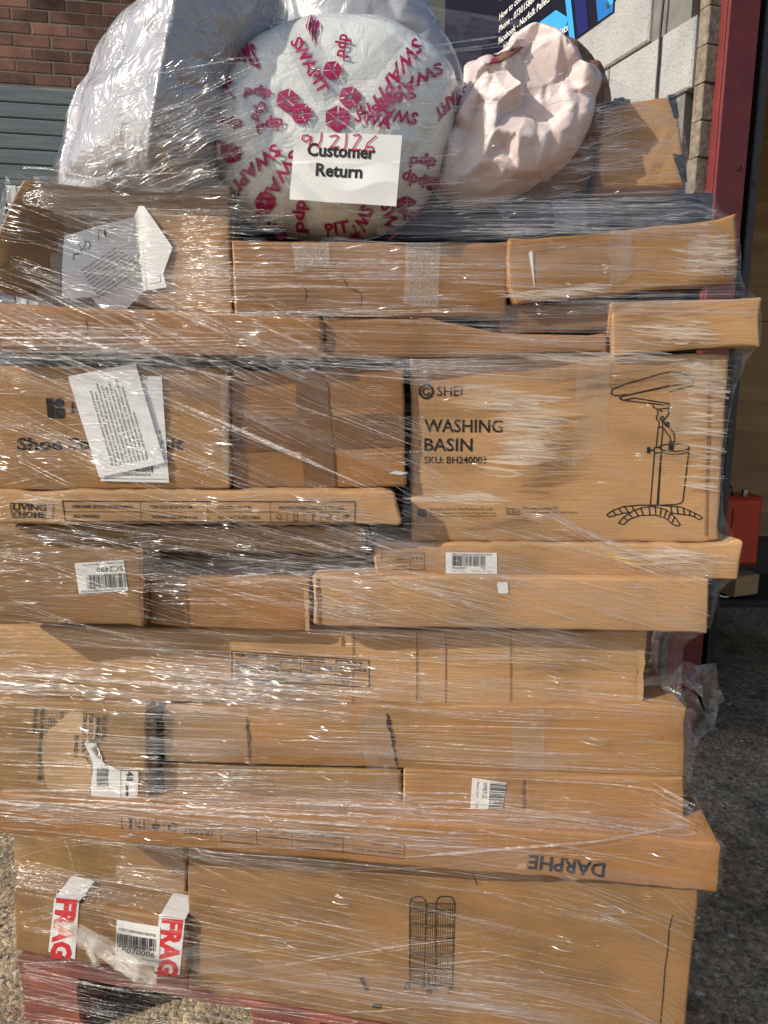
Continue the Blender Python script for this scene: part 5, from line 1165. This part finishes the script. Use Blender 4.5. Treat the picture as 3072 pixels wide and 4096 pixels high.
class Strands:
    def __init__(s, crinkle=0.0, step=0.035): s.v, s.f, s.cr, s.step = [], [], crinkle, step
    def strand(s, px0, px1, w, off=0.0):
        """a crease of film drawn tight between two places"""
        a, b = HF.sz(*px0), HF.sz(*px1); n = max(4, int(math.dist(a, b) / s.step)); L = math.dist(a, b)
        if L < 1e-4: return
        nx, nz = -(b[1] - a[1]) / L, (b[0] - a[0]) / L; tw = ru(-0.7, 0.7); prev = None; bow = ru(-0.004, 0.004)
        for i in range(n + 1):
            t = i / n; x, z = a[0] + (b[0] - a[0]) * t, a[1] + (b[1] - a[1]) * t + bow * math.sin(math.pi * t)
            y = hull_y(x, z)
            if y is None: prev = None; continue
            k = w * (min(1.0, 0.15 + 4 * min(t, 1 - t))) * 0.5 * (0.75 + 0.5 * noise.noise((x * 30, z * 30, w * 900)))
            yy = y - 0.0025 - off - (s.cr * noise.noise((x * 45, z * 60, w * 700)) if s.cr else 0.0); n0 = len(s.v); dy = tw * k
            s.v += [(x + nx * k, yy + dy, z + nz * k), (x - nx * k, yy - dy, z - nz * k)]
            if prev is not None: s.f.append((prev, prev + 1, n0 + 1, n0))
            prev = n0
    def build(s, name, mat): return mesh(name, s.v, s.f, mat, wrap, smooth=True, kind='stuff')
def field(S, x0, y0, x1, y1, slope, n, lmin, lmax, wmin, wmax, sj=0.03):
    while n > 0:                                       # film creases come in bundles
        L = lmin + (lmax - lmin) * rnd() ** 1.6; cx, cy = ru(x0, x1), ru(y0, y1); m_ = slope + random.gauss(0, sj); k = random.choice((1, 2, 4, 7, 10)); gap_ = ru(4, 11); n -= k
        for i in range(k):
            l2 = L * ru(0.45, 1.0); dx = l2 / math.hypot(1, m_) / 2; x_, y_ = cx + ru(-0.3, 0.3) * (L - l2), cy + (i - k / 2) * gap_ * ru(0.8, 1.2); m2 = m_ + random.gauss(0, 0.006)
            xa, xb = max(x_ - dx, -60), min(x_ + dx, 3040)
            if y_ < 760: xa = max(xa, 440 - (y_ - 240) * 0.33 + 30)   # stay on the silver bag
            if xb - xa < 15: continue
            S.strand((xa, y_ + m2 * (xa - x_)), (xb, y_ + m2 * (xb - x_)), (wmin + (wmax - wmin) * rnd() ** 2.6) * 0.001, ru(0, 0.003))
FA, FB = Strands(), Strands()
for S, q in ((FA, 1.15), (FB, 1.7)):
    N = lambda k: int(k * q)
    field(S, 480, 260, 1850, 940, -0.03, N(95), 200, 1100, 0.3, 1.6, 0.03)          # across the round parcel
    field(S, 230, 330, 1000, 730, -0.42, N(140), 150, 700, 0.4, 2.8, 0.06)            # over the silver bag
    field(S, 1700, 420, 2750, 800, -0.10, N(60), 150, 800, 0.4, 2.0, 0.12)
    field(S, 2300, 430, 2750, 780, -0.12, N(90), 150, 500, 0.4, 2.4, 0.16)
    field(S, 1900, 800, 2850, 960, 0.0, N(110), 200, 1300, 0.5, 3.0, 0.02)           # over the navy box
    field(S, 40, 760, 620, 1250, 0.36, N(90), 100, 500, 0.4, 2.2, 0.06)
    field(S, 420, 780, 950, 1250, 0.02, N(80), 150, 700, 0.4, 2.4, 0.03)
    field(S, 930, 960, 2950, 1270, 0.012, N(170), 150, 1300, 0.5, 3.4, 0.02)
    field(S, 0, 1200, 1500, 1540, 0.47, N(150), 300, 1500, 0.4, 2.2, 0.03)           # steep diagonals on the left
    field(S, 0, 1300, 2500, 1470, 0.02, N(110), 200, 1500, 0.6, 3.6, 0.03)
    field(S, 0, 1480, 1620, 1980, 0.44, N(120), 150, 1100, 0.4, 2.2, 0.05)
    field(S, 0, 1480, 1620, 1980, 0.0, N(60), 100, 600, 0.4, 1.8, 0.05)
    field(S, 1640, 1430, 2880, 1600, 0.06, N(80), 100, 500, 0.4, 2.2, 0.06)
    field(S, 1640, 1600, 2700, 2170, 0.28, N(90), 80, 600, 0.4, 2.2, 0.16)
    field(S, 0, 1980, 1600, 2300, 0.20, N(120), 150, 900, 0.4, 2.2, 0.12)
    field(S, 0, 2150, 1500, 2540, 0.16, N(130), 150, 1000, 0.4, 2.4, 0.12)
    field(S, 0, 2230, 1500, 2360, -0.09, N(40), 200, 1000, 0.5, 2.6, 0.03)
    field(S, 1250, 2130, 2920, 2540, 0.27, N(200), 150, 1300, 0.4, 2.4, 0.06)
    field(S, 500, 2520, 2600, 2850, 0.12, N(200), 200, 1400, 0.4, 2.6, 0.05)
    field(S, -20, 2600, 1400, 2830, 0.06, N(130), 200, 1300, 0.5, 3.6, 0.05)
    field(S, 0, 2830, 2740, 3300, 0.035, N(300), 200, 1900, 0.4, 3.0, 0.018)
    field(S, 0, 3160, 2870, 3480, 0.10, N(220), 200, 1600, 0.5, 3.4, 0.04)
    field(S, 60, 3450, 2740, 4090, 0.20, N(230), 200, 1600, 0.4, 2.4, 0.06)
    field(S, 60, 3600, 2000, 4090, -0.14, N(45), 200, 1200, 0.4, 2.0, 0.05)
    field(S, 60, 3880, 2200, 4130, 0.12, N(110), 300, 1500, 0.6, 3.6, 0.03)
FG = Strands(0.012, 0.006)                             # small ripples that catch the sun
for (x0, y0, x1, y1, sl_, n_) in ((-20, 2640, 1500, 2830, 0.05, 420), (0, 2860, 1300, 3240, 0.02, 190), (0, 2190, 1500, 2380, -0.03, 170), (0, 1950, 1500, 2200, 0.05, 110), (0, 1480, 1000, 1950, 0.1, 150), (0, 1260, 1300, 1470, 0.1, 110), (0, 760, 950, 1250, 0.15, 120), (930, 960, 2900, 1290, 0.0, 150), (1640, 1440, 2850, 2150, 0.05, 120), (1300, 2200, 2850, 2540, 0.12, 120), (1400, 2600, 2560, 2850, 0.05, 90), (1300, 2850, 2700, 3280, 0.02, 120), (0, 3170, 2800, 3450, 0.08, 150), (60, 3480, 2700, 4090, 0.14, 170), (1850, 800, 2850, 960, 0.0, 100), (300, 250, 900, 720, -0.35, 160), (900, 250, 1850, 900, 0.0, 70), (1800, 300, 2750, 780, -0.1, 90)):
    field(FG, x0, y0, x1, y1, sl_, int(n_ * 1.35), 25, 210, 0.3, 1.9, 0.05)
field(FG, -20, 2680, 1300, 2800, 0.06, 120, 80, 400, 1.0, 4.0, 0.03)
field(FG, 300, 250, 800, 720, -0.4, 120, 60, 300, 0.8, 4.0, 0.1)
FG.build('film_ripples', M['glint'])
FW = Strands()                                         # edges of overlapping layers
for (a_, b_, w_) in (((-40, 1180), (1200, 1640), 38), ((-40, 1480), (1600, 2080), 45), ((400, 1400), (1640, 1900), 30), ((1300, 2120), (2850, 2500), 45), ((-40, 2660), (2500, 2790), 60), ((-40, 2950), (2700, 3030), 40), ((-40, 3190), (2800, 3400), 50), ((60, 3520), (2700, 3960), 50), ((100, 3700), (2400, 4090), 40), ((940, 1010), (2900, 1060), 45), ((940, 1200), (2000, 1190), 30), ((-40, 2210), (1500, 2330), 40), ((1650, 1450), (2880, 1500), 40), ((60, 820), (930, 900), 40), ((560, 420), (1840, 380), 40), ((520, 760), (1850, 700), 40)):
    FW.strand(a_, b_, w_ * 0.001, 0.005)
FW.build('film_layers', M['film'])
FA.build('film_strands', M['strand']); FB.build('fine_film_strands', M['strand_faint'])
# broad straight folds
FC = Strands()
for (a_, b_, w_) in (((0, 1270), (1100, 1560), 5), ((300, 1440), (1500, 1960), 6), ((520, 1560), (1560, 1980), 4), ((2180, 2060), (2860, 2330), 9), ((2060, 2110), (2780, 2350), 5), ((1250, 3480), (2700, 3330), 8), ((1600, 3420), (2760, 3310), 5), ((980, 3640), (2700, 3960), 5), ((850, 3720), (2640, 4060), 6), ((100, 3560), (1500, 3800), 6), ((850, 3880), (2500, 4090), 6), ((1850, 2710), (2600, 2735), 6), ((0, 2690), (1300, 2760), 7), ((0, 2745), (1500, 2800), 8), ((0, 3190), (1900, 3330), 8), ((200, 3180), (1500, 3260), 6)):
    FC.strand(a_, b_, w_ * 0.001, 0.004)
for (a_, b_, w_) in (((860, 246), (1320, 196), 4), ((900, 262), (1500, 215), 3), ((1560, 222), (2150, 140), 4), ((1500, 240), (2120, 160), 3), ((1400, 260), (2180, 175), 2.5), ((540, 320), (960, 240), 3), ((60, 700), (560, 760), 4), ((300, 730), (930, 690), 3)):
    FC.strand(a_, b_, w_ * 0.001, 0.004)
FC.build('film_folds', M['strand'])
# film hanging free over hollows
v, f, ids = [], [], {}
gap = np.where(np.isfinite(FR), FR, 9.0) - HULL
def gid(k, i):
    if (k, i) not in ids: ids[(k, i)] = len(v); v.append((XX[i], HULL[k, i] - 0.0015, ZZ[k]))
    return ids[(k, i)]
for k in range(NZ - 1):
    for i in range(NX - 1):
        c4 = [(k, i), (k, i + 1), (k + 1, i + 1), (k + 1, i)]
        if (XX[i] - DISC.c[0]) ** 2 + (ZZ[k] - DISC.c[1]) ** 2 < 0.19 ** 2: continue
        if all(np.isfinite(HULL[c]) for c in c4) and min(gap[c] for c in c4) > 0.035: f.append(tuple(gid(*c) for c in c4))
mesh('free_film', v, f, M['film'], wrap, smooth=True, kind='stuff')
# cream strands added to stand in for sunlit haze on the film
for q in ([(1880, 1540), (2040, 1560), (2190, 1590), (2228, 1640), (2190, 1780), (2120, 1860), (2000, 1925), (1960, 1890), (2060, 1820), (2040, 1680), (1960, 1640), (1880, 1620)],
          [(2740, 1440), (2870, 1440), (2850, 1700), (2820, 1960), (2795, 1960), (2800, 1700), (2760, 1640), (2770, 1540)],
          [(2420, 2190), (2880, 2200), (2890, 2260), (2700, 2280), (2500, 2240)], [(2540, 1300), (2800, 1270), (2850, 1330), (2820, 1380), (2600, 1380)],
          [(2750, 950), (2900, 930), (2910, 1080), (2800, 1110), (2740, 1070)], [(2030, 1180), (2300, 1160), (2420, 1130), (2300, 1180), (2060, 1205)],
          [(2060, 1420), (2600, 1405), (2700, 1440), (2200, 1455)], [(1650, 2000), (1900, 1960), (1980, 2010), (1800, 2020)]):
    S = Strands(); xs, ys = [p_[0] for p_ in q], [p_[1] for p_ in q]; cnt = 0; want = int((max(xs) - min(xs)) * (max(ys) - min(ys)) / 480)
    def inside(x, y):
        c_ = False
        for (xa, ya), (xb, yb) in zip(q, q[1:] + q[:1]):
            if (ya > y) != (yb > y) and x < (xb - xa) * (y - ya) / (yb - ya) + xa: c_ = not c_
        return c_
    for _ in range(want * 4):
        x, y = ru(min(xs), max(xs)), ru(min(ys), max(ys))
        if cnt < want and inside(x, y): cnt += 1; L = ru(40, 260); m_ = random.gauss(0.06, 0.06); S.strand((x - L / 2, y - m_ * L / 2), (x + L / 2, y + m_ * L / 2), 0.0006 + 0.0045 * rnd() ** 2, ru(0, 0.001))
    S.build('slack_film', M['film_milky'])
# side webs drawn from corner to corner
def web(outer, inset, name, sgn):
    v, f = [], []
    dense = []
    for p0, p1 in zip(outer[:-1], outer[1:]):
        k = max(1, int(math.dist(p0, p1) / 25))
        for t in range(k): dense.append((p0[0] + (p1[0] - p0[0]) * t / k, p0[1] + (p1[1] - p0[1]) * t / k))
    dense.append(outer[-1])
    for k_ in range(2): dense = [dense[0]] + [((a[0] + 2 * b[0] + c[0]) / 4, (a[1] + 2 * b[1] + c[1]) / 4) for a, b, c in zip(dense[:-2], dense[1:-1], dense[2:])] + [dense[-1]]
    for (x, y) in dense:
        b = onplane(x, y, 0.015); inx, inz = HF.sz(x - sgn * inset, y); h = hull_y(inx, inz); c = Vector((inx, (h if h is not None else b.y) - 0.003, inz))
        h2 = hull_y(b.x - sgn * 0.02, b.z); yb = max((h2 if h2 is not None else 0.0) + 0.012, -0.06); b = onplane(x, y, yb)
        mid = (b + c) / 2 + Vector((sgn * 0.012, -0.002, 0)); back = b + Vector((-sgn * 0.03, 0.5, 0))
        m2 = b + Vector((sgn * 0.0, 0.03, 0))
        v += [c, mid, b, m2, back]
    for i in range(len(dense) - 1):
        for j in range(4): f.append((i * 5 + j, i * 5 + j + 1, (i + 1) * 5 + j + 1, (i + 1) * 5 + j))
    return mesh(name, v, f, M['film'], wrap, smooth=True)
web([(2060, 150), (2200, 132), (2290, 200), (2400, 300), (2520, 355), (2640, 376), (2702, 374), (2722, 470), (2745, 620), (2760, 720), (2800, 752), (2862, 768), (2868, 850), (2945, 868), (2956, 1000), (2956, 1130), (2990, 1175), (3036, 1190), (3038, 1385), (2985, 1440), (2936, 1540), (2905, 1700), (2885, 1900), (2884, 2060), (2925, 2130), (2960, 2215), (2945, 2310), (2870, 2365), (2848, 2450), (2846, 2515), (2790, 2545), (2735, 2570), (2728, 2700), (2730, 2810), (2752, 2830), (2752, 3100), (2800, 3230), (2876, 3370), (2894, 3430), (2884, 3560), (2805, 3610), (2770, 3760), (2745, 3950), (2730, 4200)], 55, 'side_film', 1)
web([(70, 690), (56, 760), (40, 850), (10, 960), (-30, 1060)], -70, 'side_film', -1)
web([(-20, 3240), (34, 3300), (60, 3420), (62, 3540), (46, 3580), (44, 3700), (60, 3800), (52, 3850), (66, 3960), (92, 4100), (100, 4200)], -45, 'side_film', -1)
# loose tails of film
def tail(path, widths, seed, name, crum=0.02, mat='film_loose'):
    pts = []
    for (p0, p1) in zip(path[:-1], path[1:]):
        for t in range(10): pts.append(tuple(p0[i] + (p1[i] - p0[i]) * t / 10 for i in range(3)))
    pts.append(path[-1]); m_ = len(pts) - 1; v, f = [], []; K = 16
    for i, (x, y, dep) in enumerate(pts):
        t = i / m_ * (len(widths) - 1); w0 = widths[int(t)]; w1 = widths[min(int(t) + 1, len(widths) - 1)]; w = w0 + (w1 - w0) * (t - int(t))
        j2 = pts[min(i + 1, m_)]; j1 = pts[max(i - 1, 0)]; dx, dy = j2[0] - j1[0], j2[1] - j1[1]; L = math.hypot(dx, dy) or 1
        for j in range(K + 1):
            s_ = (j / K - 0.5) * w; p = onplane(x - dy / L * s_, y + dx / L * s_, dep)
            p = p + noise.noise_vector(p * 18 + Vector((seed,) * 3)) * crum + noise.noise_vector(p * 48 + Vector((seed,) * 3)) * crum * 0.4
            v.append(p)
    for i in range(m_):
        for j in range(K): q = i * (K + 1) + j; f.append((q, q + 1, q + K + 2, q + K + 1))
    return mesh(name, v, f, M[mat], wrap, smooth=True)
tail([(2560, 2735, -0.03), (2660, 2720, 0.0), (2740, 2700, 0.03), (2820, 2720, 0.05), (2845, 2800, 0.06), (2825, 2920, 0.06)], (20, 60, 110, 150, 110, 30), 2.0, 'loose_film_tail', 0.016)
tail([(2700, 2760, 0.02), (2770, 2800, 0.05), (2800, 2900, 0.06), (2790, 2990, 0.05)], (40, 80, 80, 20), 9.0, 'loose_film_tail', 0.015)
tail([(2740, 2840, 0.03), (2750, 3000, 0.03), (2742, 3140, 0.03)], (40, 60, 20), 4.0, 'loose_film_tail', 0.01)
def wad(path, n, spread, w, seed, mat):
    rg_ = random.Random(seed)
    for k in range(n):
        o1, o2, t0 = rg_.uniform(-spread, spread), rg_.uniform(-spread, spread), rg_.uniform(0, 0.3)
        m_ = len(path) - 1; a = int(t0 * m_); pts = [(x + o1 * 0.3, y + o1 + (o2 - o1) * i / m_, d - rg_.uniform(0, 0.02)) for i, (x, y, d) in enumerate(path)][a:]
        if rg_.random() < 0.4 and len(pts) > 2: pts = pts[:-1]
        tail(pts, [w * rg_.uniform(0.4, 1.1) for _ in pts], seed + k * 1.7, 'loose_film_tail', 0.007, mat)
wad([(225, 3715, 0.075), (290, 3735, 0.06), (380, 3790, 0.055), (470, 3845, 0.05), (560, 3895, 0.035), (620, 3915, 0.03)], 7, 38, 46, 5, 'film_wad')
wad([(330, 3725, 0.06), (420, 3765, 0.055), (500, 3800, 0.05)], 3, 26, 40, 6, 'film_wad')
wad([(350, 3800, 0.055), (385, 3870, 0.055), (402, 3910, 0.055)], 2, 10, 36, 7, 'film_wad')
